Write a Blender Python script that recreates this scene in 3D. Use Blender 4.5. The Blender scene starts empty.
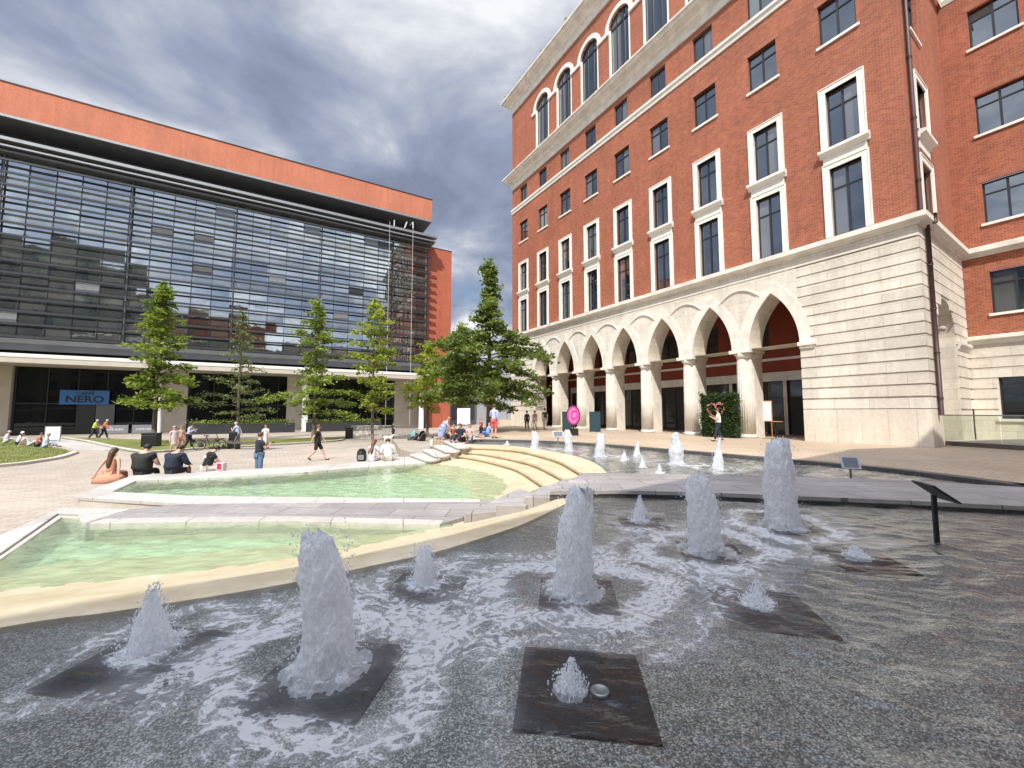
import bpy, bmesh, math, random
import numpy as np
from mathutils import Vector, Matrix, noise as mnoise
R_ = math.radians
scene = bpy.context.scene
C = scene.collection

# ------------------------------------------------------------------ camera, sky, sun
F = 397.0; PITCH = math.atan(28/397.0); EYE = 2.45
cam_d = bpy.data.cameras.new('camera'); cam = bpy.data.objects.new('camera', cam_d); C.objects.link(cam)
cam_d.sensor_width = 36; cam_d.lens = F/1024*36; cam_d.clip_end = 3000; cam_d.clip_start = 0.05
cam.location = (0, 0, EYE); cam.rotation_euler = (math.pi/2 + PITCH, 0, 0)
scene.camera = cam
SUN_AZ = Vector((-0.2, -0.98, 0)).normalized(); SUN_EL = R_(50)
sd = bpy.data.lights.new('sun', 'SUN'); sun = bpy.data.objects.new('sun', sd); C.objects.link(sun)
sd.energy = 4.9; sd.angle = R_(0.5); sd.color = (1, 0.95, 0.87)
sv = Vector((SUN_AZ.x*math.cos(SUN_EL), SUN_AZ.y*math.cos(SUN_EL), math.sin(SUN_EL)))
sun.rotation_euler = sv.to_track_quat('Z', 'Y').to_euler(); sun.location = sv*60
scene.view_settings.view_transform = 'Standard'; scene.view_settings.look = 'None'
scene.view_settings.exposure = 0.07; scene.view_settings.gamma = 1
scene.render.resolution_x = 1024; scene.render.resolution_y = 768
scene.cycles.max_bounces = 8; scene.cycles.transparent_max_bounces = 12

w = bpy.data.worlds.new('World'); scene.world = w; w.use_nodes = True
nt = w.node_tree; nt.nodes.clear()
def N(t, **kw):
    n = nt.nodes.new(t)
    for k, v in kw.items(): setattr(n, k, v)
    return n
def MATH(op, a, b=None, clamp=False):
    n = nt.nodes.new('ShaderNodeMath'); n.operation = op; n.use_clamp = clamp
    for i, v in enumerate((a, b)):
        if v is None: continue
        if isinstance(v, (int, float)): n.inputs[i].default_value = v
        else: nt.links.new(v, n.inputs[i])
    return n.outputs[0]
out = N('ShaderNodeOutputWorld'); sky = N('ShaderNodeTexSky', sky_type='NISHITA')
sky.sun_disc = False; sky.sun_elevation = SUN_EL; sky.sun_rotation = math.atan2(SUN_AZ.x, SUN_AZ.y)
bg1 = N('ShaderNodeBackground'); bg1.inputs[1].default_value = 0.11; nt.links.new(sky.outputs[0], bg1.inputs[0])
tc = N('ShaderNodeTexCoord'); sep = N('ShaderNodeSeparateXYZ'); nt.links.new(tc.outputs['Generated'], sep.inputs[0])
den = MATH('ADD', MATH('MAXIMUM', sep.outputs[2], 0.0), 0.22)
cx = MATH('DIVIDE', sep.outputs[0], den); cy = MATH('DIVIDE', sep.outputs[1], den)
cmb = N('ShaderNodeCombineXYZ'); nt.links.new(cx, cmb.inputs[0]); nt.links.new(cy, cmb.inputs[1]); cmb.inputs[2].default_value = 3.7
n1 = N('ShaderNodeTexNoise'); n1.inputs['Scale'].default_value = 2.1; n1.inputs['Detail'].default_value = 9; n1.inputs['Roughness'].default_value = 0.56; n1.inputs['Distortion'].default_value = 0.35
nt.links.new(cmb.outputs[0], n1.inputs['Vector'])
n2 = N('ShaderNodeTexNoise'); n2.inputs['Scale'].default_value = 0.8; n2.inputs['Detail'].default_value = 5; n2.inputs['Roughness'].default_value = 0.5
mp = N('ShaderNodeMapping'); mp.inputs['Location'].default_value = (5.1, 2.3, 1.0); nt.links.new(cmb.outputs[0], mp.inputs[0]); nt.links.new(mp.outputs[0], n2.inputs['Vector'])
def blob(px, py, width, amp):     # a brighter or darker bank of cloud centred on one direction of the sky
    u = (px-512)/F; v = (384-py)/F
    d = Vector((u, math.cos(PITCH)-v*math.sin(PITCH), math.sin(PITCH)+v*math.cos(PITCH))).normalized()
    dn = N('ShaderNodeVectorMath', operation='DISTANCE'); dn.inputs[1].default_value = d; nt.links.new(tc.outputs['Generated'], dn.inputs[0])
    q = MATH('DIVIDE', dn.outputs['Value'], width)
    return MATH('MULTIPLY', MATH('POWER', 2.718, MATH('MULTIPLY', MATH('MULTIPLY', q, q), -1.0)), amp)
bright = MATH('ADD', MATH('MULTIPLY', n1.outputs[0], 1.75), MATH('MULTIPLY', n2.outputs[0], 0.55))
bright = MATH('ADD', bright, -0.66)
for b in ((450, 40, 0.24, 0.22), (500, 85, 0.16, 0.12), (478, 315, 0.07, 0.30), (470, 165, 0.13, -0.10), (380, 60, 0.22, 0.10), (60, 20, 0.4, -0.03), (470, 240, 0.10, 0.03)):
    bright = MATH('ADD', bright, blob(*b))
rmp = N('ShaderNodeValToRGB'); nt.links.new(bright, rmp.inputs[0])
el = rmp.color_ramp.elements
el[0].position = 0.22; el[0].color = (0.225, 0.265, 0.375, 1)
el[1].position = 0.80; el[1].color = (0.90, 0.92, 0.95, 1)
e = el.new(0.40); e.color = (0.31, 0.36, 0.49, 1)
e = el.new(0.56); e.color = (0.46, 0.50, 0.60, 1)
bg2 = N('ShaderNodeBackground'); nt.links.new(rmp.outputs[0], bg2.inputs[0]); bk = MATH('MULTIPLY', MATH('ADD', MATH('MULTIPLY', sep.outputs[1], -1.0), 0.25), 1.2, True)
hi = MATH('MULTIPLY', MATH('SUBTRACT', sep.outputs[2], 0.79), 6.0, True)      # sky boosts overhead and behind the viewer, added to fill the shaded foreground
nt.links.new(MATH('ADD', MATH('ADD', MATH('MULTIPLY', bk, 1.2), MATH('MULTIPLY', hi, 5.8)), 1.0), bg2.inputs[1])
gap = MATH('ADD', blob(466, 290, 0.085, 1.3), MATH('MULTIPLY', MATH('SUBTRACT', n2.outputs[0], 0.60), 3.0))
gapc = MATH('MINIMUM', MATH('MAXIMUM', MATH('MULTIPLY', MATH('SUBTRACT', gap, 0.25), 1.3), 0.0), 0.85)
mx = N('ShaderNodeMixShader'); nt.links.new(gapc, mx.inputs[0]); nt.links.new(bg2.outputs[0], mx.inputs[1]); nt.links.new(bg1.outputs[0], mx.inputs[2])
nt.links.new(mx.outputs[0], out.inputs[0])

# ------------------------------------------------------------------ survey: where a picture point lies on a level
CP, SP = math.cos(PITCH), math.sin(PITCH)
def gp(x, y, z=0.0):
    u = (x-512)/F; v = (384-y)/F
    t = (z-EYE)/(SP+v*CP)
    return (u*t, (CP-v*SP)*t)

# ------------------------------------------------------------------ materials
MATS = {}
class NB:
    def __init__(s, name):
        s.m = bpy.data.materials.new(name); s.m.use_nodes = True; s.t = s.m.node_tree
        s.b = s.t.nodes['Principled BSDF']; s.o = s.t.nodes['Material Output']
    def n(s, t, **kw):
        q = s.t.nodes.new(t)
        for k, v in kw.items(): setattr(q, k, v)
        return q
    def l(s, a, b): s.t.links.new(a, b)
    def vec(s, scale=(1, 1, 1), attr=None, rot=None):
        tc = s.n('ShaderNodeTexCoord'); mp = s.n('ShaderNodeMapping'); mp.inputs['Scale'].default_value = scale
        if rot: mp.inputs['Rotation'].default_value = rot
        s.l(tc.outputs['Object'], mp.inputs[0]); return mp.outputs[0]
    def noise(s, scale, detail=5, rough=0.55, vec=None, dist=0):
        q = s.n('ShaderNodeTexNoise'); q.inputs['Scale'].default_value = scale; q.inputs['Detail'].default_value = detail
        q.inputs['Roughness'].default_value = rough; q.inputs['Distortion'].default_value = dist
        s.l(vec if vec is not None else s.vec(), q.inputs['Vector']); return q.outputs[0]
    def ramp(s, fac, stops, interp='LINEAR'):
        q = s.n('ShaderNodeValToRGB'); s.l(fac, q.inputs[0]); e = q.color_ramp.elements; q.color_ramp.interpolation = interp
        e[0].position, e[0].color = stops[0][0], (*stops[0][1], 1)
        e[1].position, e[1].color = stops[-1][0], (*stops[-1][1], 1)
        for p, c in stops[1:-1]:
            k = e.new(p); k.color = (*c, 1)
        return q.outputs[0]
    def mix(s, f, a, b, mode='MIX'):
        q = s.n('ShaderNodeMix', data_type='RGBA', blend_type=mode)
        for i, v in ((0, f), (6, a), (7, b)):
            if isinstance(v, (int, float)): q.inputs[i].default_value = v
            elif isinstance(v, tuple): q.inputs[i].default_value = (*v, 1)
            else: s.l(v, q.inputs[i])
        return q.outputs[2]
    def math(s, op, a, b=0.0, clamp=False):
        q = s.n('ShaderNodeMath', operation=op); q.use_clamp = clamp
        for i, v in enumerate((a, b)):
            if isinstance(v, (int, float)): q.inputs[i].default_value = v
            else: s.l(v, q.inputs[i])
        return q.outputs[0]
    def bump(s, h, strength=0.3, dist=0.02):
        q = s.n('ShaderNodeBump'); q.inputs['Strength'].default_value = strength; q.inputs['Distance'].default_value = dist
        s.l(h, q.inputs['Height']); s.l(q.outputs[0], s.b.inputs['Normal']); return q.outputs[0]

def mul(c, f): return tuple(min(1, x*f) for x in c)
def plain(name, c, rough=0.6, var=0.12, scale=3.0, metal=0.0, spec=0.5, bump=0.0, bscale=40):
    if name in MATS: return MATS[name]
    b = NB(name)
    f = b.noise(scale, 6)
    b.l(b.ramp(f, [(0.25, mul(c, 1-var)), (0.75, mul(c, 1+var))]), b.b.inputs['Base Color'])
    b.b.inputs['Roughness'].default_value = rough; b.b.inputs['Metallic'].default_value = metal; b.b.inputs['Specular IOR Level'].default_value = spec
    if bump: b.bump(b.noise(bscale, 3), bump, 0.01)
    MATS[name] = b.m; return b.m

def brickmat(name, c1, c2, mortar, xy=(1, 1), bw=0.225, bh=0.075, var=0.25, msize=0.010, rough=0.85):
    b = NB(name)
    tc = b.n('ShaderNodeTexCoord'); sp = b.n('ShaderNodeSeparateXYZ'); b.l(tc.outputs['Object'], sp.inputs[0])
    u = b.math('ADD', sp.outputs[0], sp.outputs[1]); cb = b.n('ShaderNodeCombineXYZ'); b.l(u, cb.inputs[0]); b.l(sp.outputs[2], cb.inputs[1])
    br = b.n('ShaderNodeTexBrick'); b.l(cb.outputs[0], br.inputs['Vector'])
    br.inputs['Color1'].default_value = (*c1, 1); br.inputs['Color2'].default_value = (*c2, 1); br.inputs['Mortar'].default_value = (*mortar, 1)
    br.inputs['Scale'].default_value = 1; br.inputs['Brick Width'].default_value = bw; br.inputs['Row Height'].default_value = bh
    br.inputs['Mortar Size'].default_value = msize; br.inputs['Mortar Smooth'].default_value = 0.3
    f = b.noise(0.35, 6, 0.6); f2 = b.noise(5.5, 5, 0.75)
    a = b.mix(1.0, br.outputs[0], b.ramp(f, [(0.3, (1-var,)*3), (0.7, (1+var*0.6,)*3)]), 'MULTIPLY')
    a = b.mix(1.0, a, b.ramp(f2, [(0.3, (0.86, 0.86, 0.88)), (0.7, (1.12, 1.1, 1.05))]), 'MULTIPLY')
    f4 = b.noise(1.0, 6, 0.65, b.vec((1.6, 1.6, .14))); a = b.mix(1.0, a, b.ramp(f4, [(0.32, (0.87, 0.86, 0.85)), (0.55, (1.0,)*3), (0.8, (1.08,)*3)]), 'MULTIPLY')      # rain streaks
    b.l(a, b.b.inputs['Base Color']); b.b.inputs['Roughness'].default_value = rough
    b.bump(b.math('ADD', b.math('MULTIPLY', br.outputs['Fac'], -1.0), b.math('MULTIPLY', f2, 0.5)), 0.4, 0.012)
    return b.m

def pavemat(name, c1, c2, mortar, bw, bh, rot=0, msize=0.012, var=0.18, rough=0.75, big=0.25, stain=None):
    b = NB(name)
    v = b.vec(rot=(0, 0, rot))
    br = b.n('ShaderNodeTexBrick'); b.l(v, br.inputs['Vector'])
    br.inputs['Color1'].default_value = (*c1, 1); br.inputs['Color2'].default_value = (*c2, 1); br.inputs['Mortar'].default_value = (*mortar, 1)
    br.inputs['Scale'].default_value = 1; br.inputs['Brick Width'].default_value = bw; br.inputs['Row Height'].default_value = bh
    br.inputs['Mortar Size'].default_value = msize; br.inputs['Mortar Smooth'].default_value = 0.2
    f = b.noise(big, 7, 0.62); f2 = b.noise(9, 5, 0.6); f3 = b.noise(60, 2, 0.6)
    a = b.mix(1.0, br.outputs[0], b.ramp(f, [(0.3, (1-var,)*3), (0.7, (1+var*0.5,)*3)]), 'MULTIPLY')
    a = b.mix(1.0, a, b.ramp(f2, [(0.3, (0.88,)*3), (0.7, (1.1,)*3)]), 'MULTIPLY')
    a = b.mix(1.0, a, b.ramp(f3, [(0.3, (0.92,)*3), (0.7, (1.06,)*3)]), 'MULTIPLY')
    b.l(a, b.b.inputs['Base Color']); b.b.inputs['Roughness'].default_value = rough
    b.bump(b.math('ADD', b.math('MULTIPLY', br.outputs['Fac'], -1.0), b.math('MULTIPLY', f2, 0.4)), 0.35, 0.01)
    return b.m

def glassmat(name, base, refl, rough=0.02, wav=0.6, blind=None):
    b = NB(name); t = b.t
    d = b.n('ShaderNodeBsdfDiffuse'); g = b.n('ShaderNodeBsdfGlossy'); g.inputs['Roughness'].default_value = rough
    f = b.noise(0.6, 3); b.l(b.ramp(f, [(0.35, mul(base, 0.5)), (0.7, mul(base, 1.6))]), d.inputs[0])
    g.inputs[0].default_value = (0.86, 0.93, 0.97, 1)
    q = b.n('ShaderNodeBump'); q.inputs['Strength'].default_value = wav*0.12; q.inputs['Distance'].default_value = 0.05
    b.l(b.noise(0.9, 2, 0.4), q.inputs['Height']); b.l(q.outputs[0], g.inputs['Normal'])
    # every sheet of glass sits at its own very slight angle and has its own blind behind it
    ge = b.n('ShaderNodeNewGeometry'); oi = b.n('ShaderNodeObjectInfo'); tcc = b.n('ShaderNodeTexCoord'); sn = b.n('ShaderNodeVectorMath', operation='SNAP'); b.l(tcc.outputs['Object'], sn.inputs[0]); sn.inputs[1].default_value = (1.95, 50, 1.276) if 'curtain' in name or 'spandrel' in name else (50, 50, 50)
    ad = b.n('ShaderNodeVectorMath', operation='ADD'); b.l(sn.outputs[0], ad.inputs[0]); b.l(oi.outputs['Location'], ad.inputs[1])
    wn = b.n('ShaderNodeTexWhiteNoise'); b.l(ad.outputs[0], wn.inputs['Vector']); sb = b.n('ShaderNodeVectorMath', operation='SUBTRACT'); b.l(wn.outputs['Color'], sb.inputs[0]); sb.inputs[1].default_value = (.5, .5, .5)
    sc = b.n('ShaderNodeVectorMath', operation='SCALE'); b.l(sb.outputs[0], sc.inputs[0]); sc.inputs['Scale'].default_value = 0.030
    a2 = b.n('ShaderNodeVectorMath', operation='ADD'); b.l(q.outputs[0], a2.inputs[0]); b.l(sc.outputs[0], a2.inputs[1]); nn_ = b.n('ShaderNodeVectorMath', operation='NORMALIZE'); b.l(a2.outputs[0], nn_.inputs[0]); b.l(nn_.outputs[0], g.inputs['Normal'])
    bl = b.math('MULTIPLY', b.math('GREATER_THAN', wn.outputs['Value'], 0.70), 0.75 if 'window' in name else 0.35)
    b.l(b.mix(bl, b.ramp(f, [(0.35, mul(base, 0.5)), (0.7, mul(base, 1.6))]), (0.16, 0.155, 0.14)), d.inputs[0])
    fr = b.n('ShaderNodeFresnel'); fr.inputs[0].default_value = 1.5
    fac = b.math('ADD', b.math('MULTIPLY', fr.outputs[0], 0.9), refl, True)
    m = b.n('ShaderNodeMixShader'); b.l(fac, m.inputs[0]); b.l(d.outputs[0], m.inputs[1]); b.l(g.outputs[0], m.inputs[2])
    b.l(m.outputs[0], b.o.inputs[0]); return b.m

M = {}
M['brick'] = brickmat('red_brick', (0.43, 0.118, 0.050), (0.25, 0.060, 0.029), (0.40, 0.22, 0.15), var=0.15)
M['brick_lintel'] = brickmat('red_brick_lintel', (0.40, 0.12, 0.06), (0.34, 0.095, 0.05), (0.40, 0.25, 0.18), bw=0.075, bh=0.35)
M['brick_orange'] = brickmat('orange_brick', (0.56, 0.17, 0.085), (0.50, 0.14, 0.07), (0.52, 0.25, 0.16), var=0.14)
M['brick_deep'] = brickmat('deep_orange_brick', (0.48, 0.11, 0.05), (0.42, 0.09, 0.045), (0.42, 0.16, 0.10), var=0.12)
M['stone'] = brickmat('limestone_ashlar', (0.76, 0.71, 0.62), (0.66, 0.605, 0.52), (0.45, 0.40, 0.34), bw=1.35, bh=0.535, var=0.16, msize=0.008, rough=0.8)
M['stone_plinth'] = brickmat('limestone_plinth', (0.73, 0.66, 0.56), (0.67, 0.60, 0.50), (0.44, 0.38, 0.31), bw=0.95, bh=3.3, var=0.16, msize=0.008, rough=0.8)
M['grey_stone'] = plain('grey_stone', (0.24, 0.225, 0.20), 0.8, 0.2, 1.0)
M['trim'] = plain('carved_limestone', (0.72, 0.675, 0.595), 0.75, 0.20, 1.6, bump=0.3)
M['trim_white'] = plain('painted_stone_trim', (0.79, 0.755, 0.68), 0.7, 0.10, 1.5, bump=0.15)
M['leadtop'] = plain('weathered_stone_cap', (0.36, 0.33, 0.29), 0.8, 0.3, 1.0)
M['frame'] = plain('dark_window_frame', (0.022, 0.024, 0.028), 0.4, 0.1)
M['pane'] = glassmat('window_glass', (0.010, 0.013, 0.018), 0.20)
M['pane_dark'] = glassmat('shop_glass', (0.006, 0.007, 0.007), 0.0, wav=0.3)
M['curtain'] = glassmat('curtain_glass', (0.022, 0.032, 0.030), 0.36, wav=0.9)
M['spandrel'] = glassmat('spandrel_glass', (0.085, 0.10, 0.09), 0.24, wav=0.9)
M['louvre'] = plain('louvre_metal', (0.045, 0.048, 0.052), 0.45, 0.15, metal=0.3)
M['steel'] = plain('grey_steel', (0.30, 0.31, 0.31), 0.4, 0.12, metal=0.6)
M['grey_panel'] = plain('grey_metal_panel', (0.12, 0.125, 0.13), 0.5, 0.15, 0.7)
M['soffit'] = plain('dark_soffit', (0.10, 0.102, 0.105), 0.6, 0.2, 0.8)
M['pale_panel'] = plain('pale_stone_panel', (0.52, 0.47, 0.40), 0.7, 0.12, 0.8, bump=0.1)
M['white_col'] = plain('white_column_paint', (0.72, 0.70, 0.66), 0.6, 0.06)
M['render_red'] = plain('red_render', (0.24, 0.042, 0.020), 0.8, 0.15, 1.0, bump=0.15)
M['ceiling'] = plain('plaster', (0.45, 0.42, 0.37), 0.8, 0.08)
M['black'] = plain('black_paint', (0.012, 0.012, 0.013), 0.45, 0.1)
M['dark'] = plain('dark_interior', (0.02, 0.02, 0.02), 0.8, 0.3, 0.8)
M['bark'] = plain('bark', (0.13, 0.10, 0.075), 0.9, 0.35, 8, bump=0.6, bscale=25)
M['copper'] = plain('downpipe_brown', (0.045, 0.018, 0.016), 0.5, 0.2)
M['plaza'] = pavemat('plaza_setts', (0.45, 0.385, 0.305), (0.37, 0.31, 0.245), (0.27, 0.22, 0.17), 0.42, 0.21, rot=R_(-31), msize=0.012, var=0.28, big=0.16)
M['plaza_up'] = pavemat('upper_setts', (0.50, 0.39, 0.27), (0.43, 0.33, 0.23), (0.30, 0.235, 0.17), 0.42, 0.21, rot=R_(57), msize=0.012, var=0.25, big=0.2)
M['slab'] = pavemat('york_slabs', (0.34, 0.315, 0.295), (0.28, 0.255, 0.24), (0.12, 0.11, 0.10), 1.15, 0.56, rot=R_(3), msize=0.010, var=0.3, big=0.6)
M['coping'] = pavemat('pale_coping', (0.49, 0.46, 0.41), (0.42, 0.39, 0.345), (0.20, 0.18, 0.155), 1.3, 5.0, rot=R_(-15), msize=0.01, var=0.2, big=0.7)
M['kerb'] = plain('kerb_stone', (0.50, 0.45, 0.39), 0.8, 0.2, 1.2, bump=0.2)

def granite(name, lo, hi, wet=0.35):
    b = NB(name)
    v = b.vec()
    vo = b.n('ShaderNodeTexVoronoi'); vo.inputs['Scale'].default_value = 125; b.l(v, vo.inputs['Vector'])
    g = b.n('ShaderNodeSeparateColor'); b.l(vo.outputs['Color'], g.inputs[0])
    c = b.ramp(g.outputs[0], [(0.10, mul(lo, 0.5)), (0.45, lo), (0.72, mul(hi, 0.55)), (0.97, hi)])
    f = b.noise(1.4, 6, 0.6); c = b.mix(1.0, c, b.ramp(f, [(0.3, (0.72, 0.72, 0.74)), (0.7, (1.15, 1.14, 1.1))]), 'MULTIPLY')
    f2 = b.noise(9, 5, 0.65); c = b.mix(1.0, c, b.ramp(f2, [(0.3, (0.8,)*3), (0.7, (1.18,)*3)]), 'MULTIPLY')
    b.l(c, b.b.inputs['Base Color']); b.b.inputs['Roughness'].default_value = wet
    b.bump(g.outputs[0], 0.1, 0.003)
    return b.m
M['granite'] = granite('speckled_granite', (0.115, 0.118, 0.108), (0.52, 0.52, 0.48))
M['dkgranite'] = granite('dark_granite', (0.05, 0.05, 0.05), (0.16, 0.16, 0.16), 0.5)
M['plate'] = granite('black_wet_plate', (0.006, 0.006, 0.007), (0.022, 0.022, 0.024), 0.6)

def yellowstone(name):
    b = NB(name)
    f = b.noise(1.3, 7, 0.65); f2 = b.noise(7, 5, 0.6); f3 = b.noise(0.5, 3)
    c = b.ramp(f, [(0.28, (0.50, 0.40, 0.235)), (0.5, (0.59, 0.495, 0.33)), (0.72, (0.66, 0.58, 0.43))])
    c = b.mix(1.0, c, b.ramp(f2, [(0.3, (0.88, 0.87, 0.84)), (0.7, (1.08,)*3)]), 'MULTIPLY')
    b.l(c, b.b.inputs['Base Color']); b.b.inputs['Roughness'].default_value = 0.35
    b.bump(f2, 0.25, 0.01); return b.m
M['yellow'] = yellowstone('algae_yellow_stone')

def poolfloor():
    b = NB('pool_floor')
    at = b.n('ShaderNodeAttribute'); at.attribute_name = 'shallow'
    f = b.noise(1.2, 6, 0.6); f2 = b.noise(5, 4, 0.6)
    k = b.math('ADD', at.outputs['Fac'], b.math('MULTIPLY', b.math('SUBTRACT', f, 0.5), 0.55))
    c = b.ramp(k, [(0.18, (0.44, 0.53, 0.38)), (0.42, (0.49, 0.55, 0.36)), (0.62, (0.58, 0.56, 0.30)), (0.9, (0.68, 0.60, 0.38))])
    c = b.mix(1.0, c, b.ramp(f2, [(0.3, (0.88,)*3), (0.7, (1.1,)*3)]), 'MULTIPLY')
    b.l(c, b.b.inputs['Base Color']); b.b.inputs['Roughness'].default_value = 0.6
    return b.m
M['poolfloor'] = poolfloor()

def watermat(name, tint, foam=False, bumps=0.25, scale=6, streak=(1, 1, 1), milky=0.0, mcol=(0.5, 0.7, 0.55)):
    b = NB(name); t = b.t; t.nodes.remove(b.b)
    v = b.vec(streak)
    q = b.n('ShaderNodeBump'); q.inputs['Strength'].default_value = bumps; q.inputs['Distance'].default_value = 0.05
    b.l(b.math('ADD', b.noise(scale, 3, 0.5, v, 0.8), b.math('MULTIPLY', b.noise(scale*4, 2, 0.5, v, 0.5), 0.22)), q.inputs['Height'])
    fr = b.n('ShaderNodeFresnel'); fr.inputs[0].default_value = 1.33; b.l(q.outputs[0], fr.inputs['Normal'])
    tr = b.n('ShaderNodeBsdfTransparent'); tr.inputs[0].default_value = (*tint, 1)
    gl = b.n('ShaderNodeBsdfGlossy'); gl.inputs['Roughness'].default_value = 0.03; b.l(q.outputs[0], gl.inputs['Normal'])
    gl.inputs[0].default_value = (1, 1, 1, 1)
    base = tr.outputs[0]
    if milky:
        df = b.n('ShaderNodeBsdfDiffuse'); df.inputs[0].default_value = (*mcol, 1)
        mm = b.n('ShaderNodeMixShader'); mm.inputs[0].default_value = milky; b.l(base, mm.inputs[1]); b.l(df.outputs[0], mm.inputs[2]); base = mm.outputs[0]
    m = b.n('ShaderNodeMixShader'); b.l(b.math('MULTIPLY', fr.outputs[0], 1.0, True), m.inputs[0]); b.l(base, m.inputs[1]); b.l(gl.outputs[0], m.inputs[2])
    res = m.outputs[0]
    if foam:
        at = b.n('ShaderNodeAttribute'); at.attribute_name = 'foam'
        wv = b.n('ShaderNodeAttribute'); wv.attribute_name = 'flow'
        n1 = b.noise(3.4, 8, 0.62, wv.outputs['Vector'], 1.3); n2 = b.noise(16, 5, 0.7, wv.outputs['Vector'], 0.6)
        ridge = b.math('SUBTRACT', 1.0, b.math('MULTIPLY', b.math('ABSOLUTE', b.math('SUBTRACT', n1, 0.5)), 13.0), True)
        g1 = b.math('ADD', b.math('ADD', b.math('MULTIPLY', ridge, 0.55), 0.18), b.math('MULTIPLY', b.math('SUBTRACT', n2, 0.5), 2.2))
        k = b.math('MULTIPLY', b.math('MAXIMUM', g1, 0.0), at.outputs['Fac'])
        k2 = b.math('ADD', b.math('MULTIPLY', b.math('SUBTRACT', k, 0.20), 1.5, True), b.math('MULTIPLY', b.math('MULTIPLY', at.outputs['Fac'], n1), 0.42), True)
        k3 = b.math('MINIMUM', k2, 0.44)
        df = b.n('ShaderNodeBsdfDiffuse'); df.inputs[0].default_value = (0.90, 0.90, 0.90, 1)
        m2 = b.n('ShaderNodeMixShader'); b.l(k3, m2.inputs[0]); b.l(res, m2.inputs[1]); b.l(df.outputs[0], m2.inputs[2]); res = m2.outputs[0]
    b.l(res, b.o.inputs[0]); return b.m
M['water'] = watermat('basin_water', (0.86, 0.87, 0.86), foam=True, bumps=0.5, scale=3.4, streak=(0.8, 1.7, 1))
M['pool'] = watermat('pool_water', (0.88, 0.97, 0.88), bumps=0.5, scale=4.5, streak=(0.6, 1.5, 1), milky=0.30, mcol=(0.47, 0.565, 0.37))

def frothmat():
    b = NB('froth'); b.b.inputs['Roughness'].default_value = 0.18
    f = b.noise(30, 4, 0.6)
    b.l(b.ramp(f, [(0.3, (0.85, 0.87, 0.89)), (0.7, (0.97, 0.975, 0.98))]), b.b.inputs['Base Color'])
    b.b.inputs['Specular IOR Level'].default_value = 0.6
    tl = b.n('ShaderNodeBsdfTranslucent'); tl.inputs[0].default_value = (0.93, 0.95, 0.97, 1)
    m = b.n('ShaderNodeMixShader'); m.inputs[0].default_value = 0.60; b.l(b.b.outputs[0], m.inputs[1]); b.l(tl.outputs[0], m.inputs[2])
    tp = b.n('ShaderNodeBsdfTransparent'); m2 = b.n('ShaderNodeMixShader')
    b.l(b.ramp(b.noise(38, 4, 0.7, b.vec((1, 1, .5))), [(0.45, (0.0,)*3), (0.75, (0.40,)*3)]), m2.inputs[0])
    b.l(m.outputs[0], m2.inputs[1]); b.l(tp.outputs[0], m2.inputs[2])
    b.l(m2.outputs[0], b.o.inputs[0])
    vv = b.vec((1, 1, .45)); q = b.bump(b.math('ADD', b.noise(22, 5, 0.7, vv), b.math('MULTIPLY', b.noise(70, 3, 0.7, vv), 0.3)), 0.5, 0.02); b.l(q, tl.inputs['Normal'])
    return b.m
M['froth'] = frothmat()

def grassmat():
    b = NB('lawn'); f = b.noise(0.8, 6, 0.65); f2 = b.noise(30, 4, 0.7)
    c = b.ramp(f, [(0.3, (0.13, 0.15, 0.03)), (0.5, (0.17, 0.19, 0.04)), (0.72, (0.27, 0.25, 0.08))])
    c = b.mix(1.0, c, b.ramp(f2, [(0.3, (0.65,)*3), (0.7, (1.25,)*3)]), 'MULTIPLY')
    b.l(c, b.b.inputs['Base Color']); b.b.inputs['Roughness'].default_value = 0.95; b.bump(f2, 1.0, 0.05); return b.m
M['grass'] = grassmat()
def leafmat(name, a, c):
    b = NB(name)
    oi = b.n('ShaderNodeAttribute'); oi.attribute_name = 'shade'
    col = b.ramp(oi.outputs['Fac'], [(0.0, a), (1.0, c)])
    b.l(col, b.b.inputs['Base Color']); b.b.inputs['Roughness'].default_value = 0.5
    tl = b.n('ShaderNodeBsdfTranslucent'); b.l(b.mix(1.0, col, (1.3, 1.5, 0.6), 'MULTIPLY'), tl.inputs[0])
    m = b.n('ShaderNodeMixShader'); m.inputs[0].default_value = 0.42; b.l(b.b.outputs[0], m.inputs[1]); b.l(tl.outputs[0], m.inputs[2]); b.l(m.outputs[0], b.o.inputs[0])
    return b.m
M['leaf'] = leafmat('leaf_mid', (0.06, 0.095, 0.02), (0.32, 0.37, 0.075))
M['leaf_dark'] = leafmat('leaf_dark', (0.035, 0.06, 0.018), (0.23, 0.28, 0.07))
M['leaf_grey'] = leafmat('leaf_grey', (0.07, 0.085, 0.04), (0.23, 0.25, 0.11))
M['leaf_yellow'] = leafmat('leaf_yellow', (0.12, 0.16, 0.025), (0.40, 0.42, 0.07))

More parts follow.
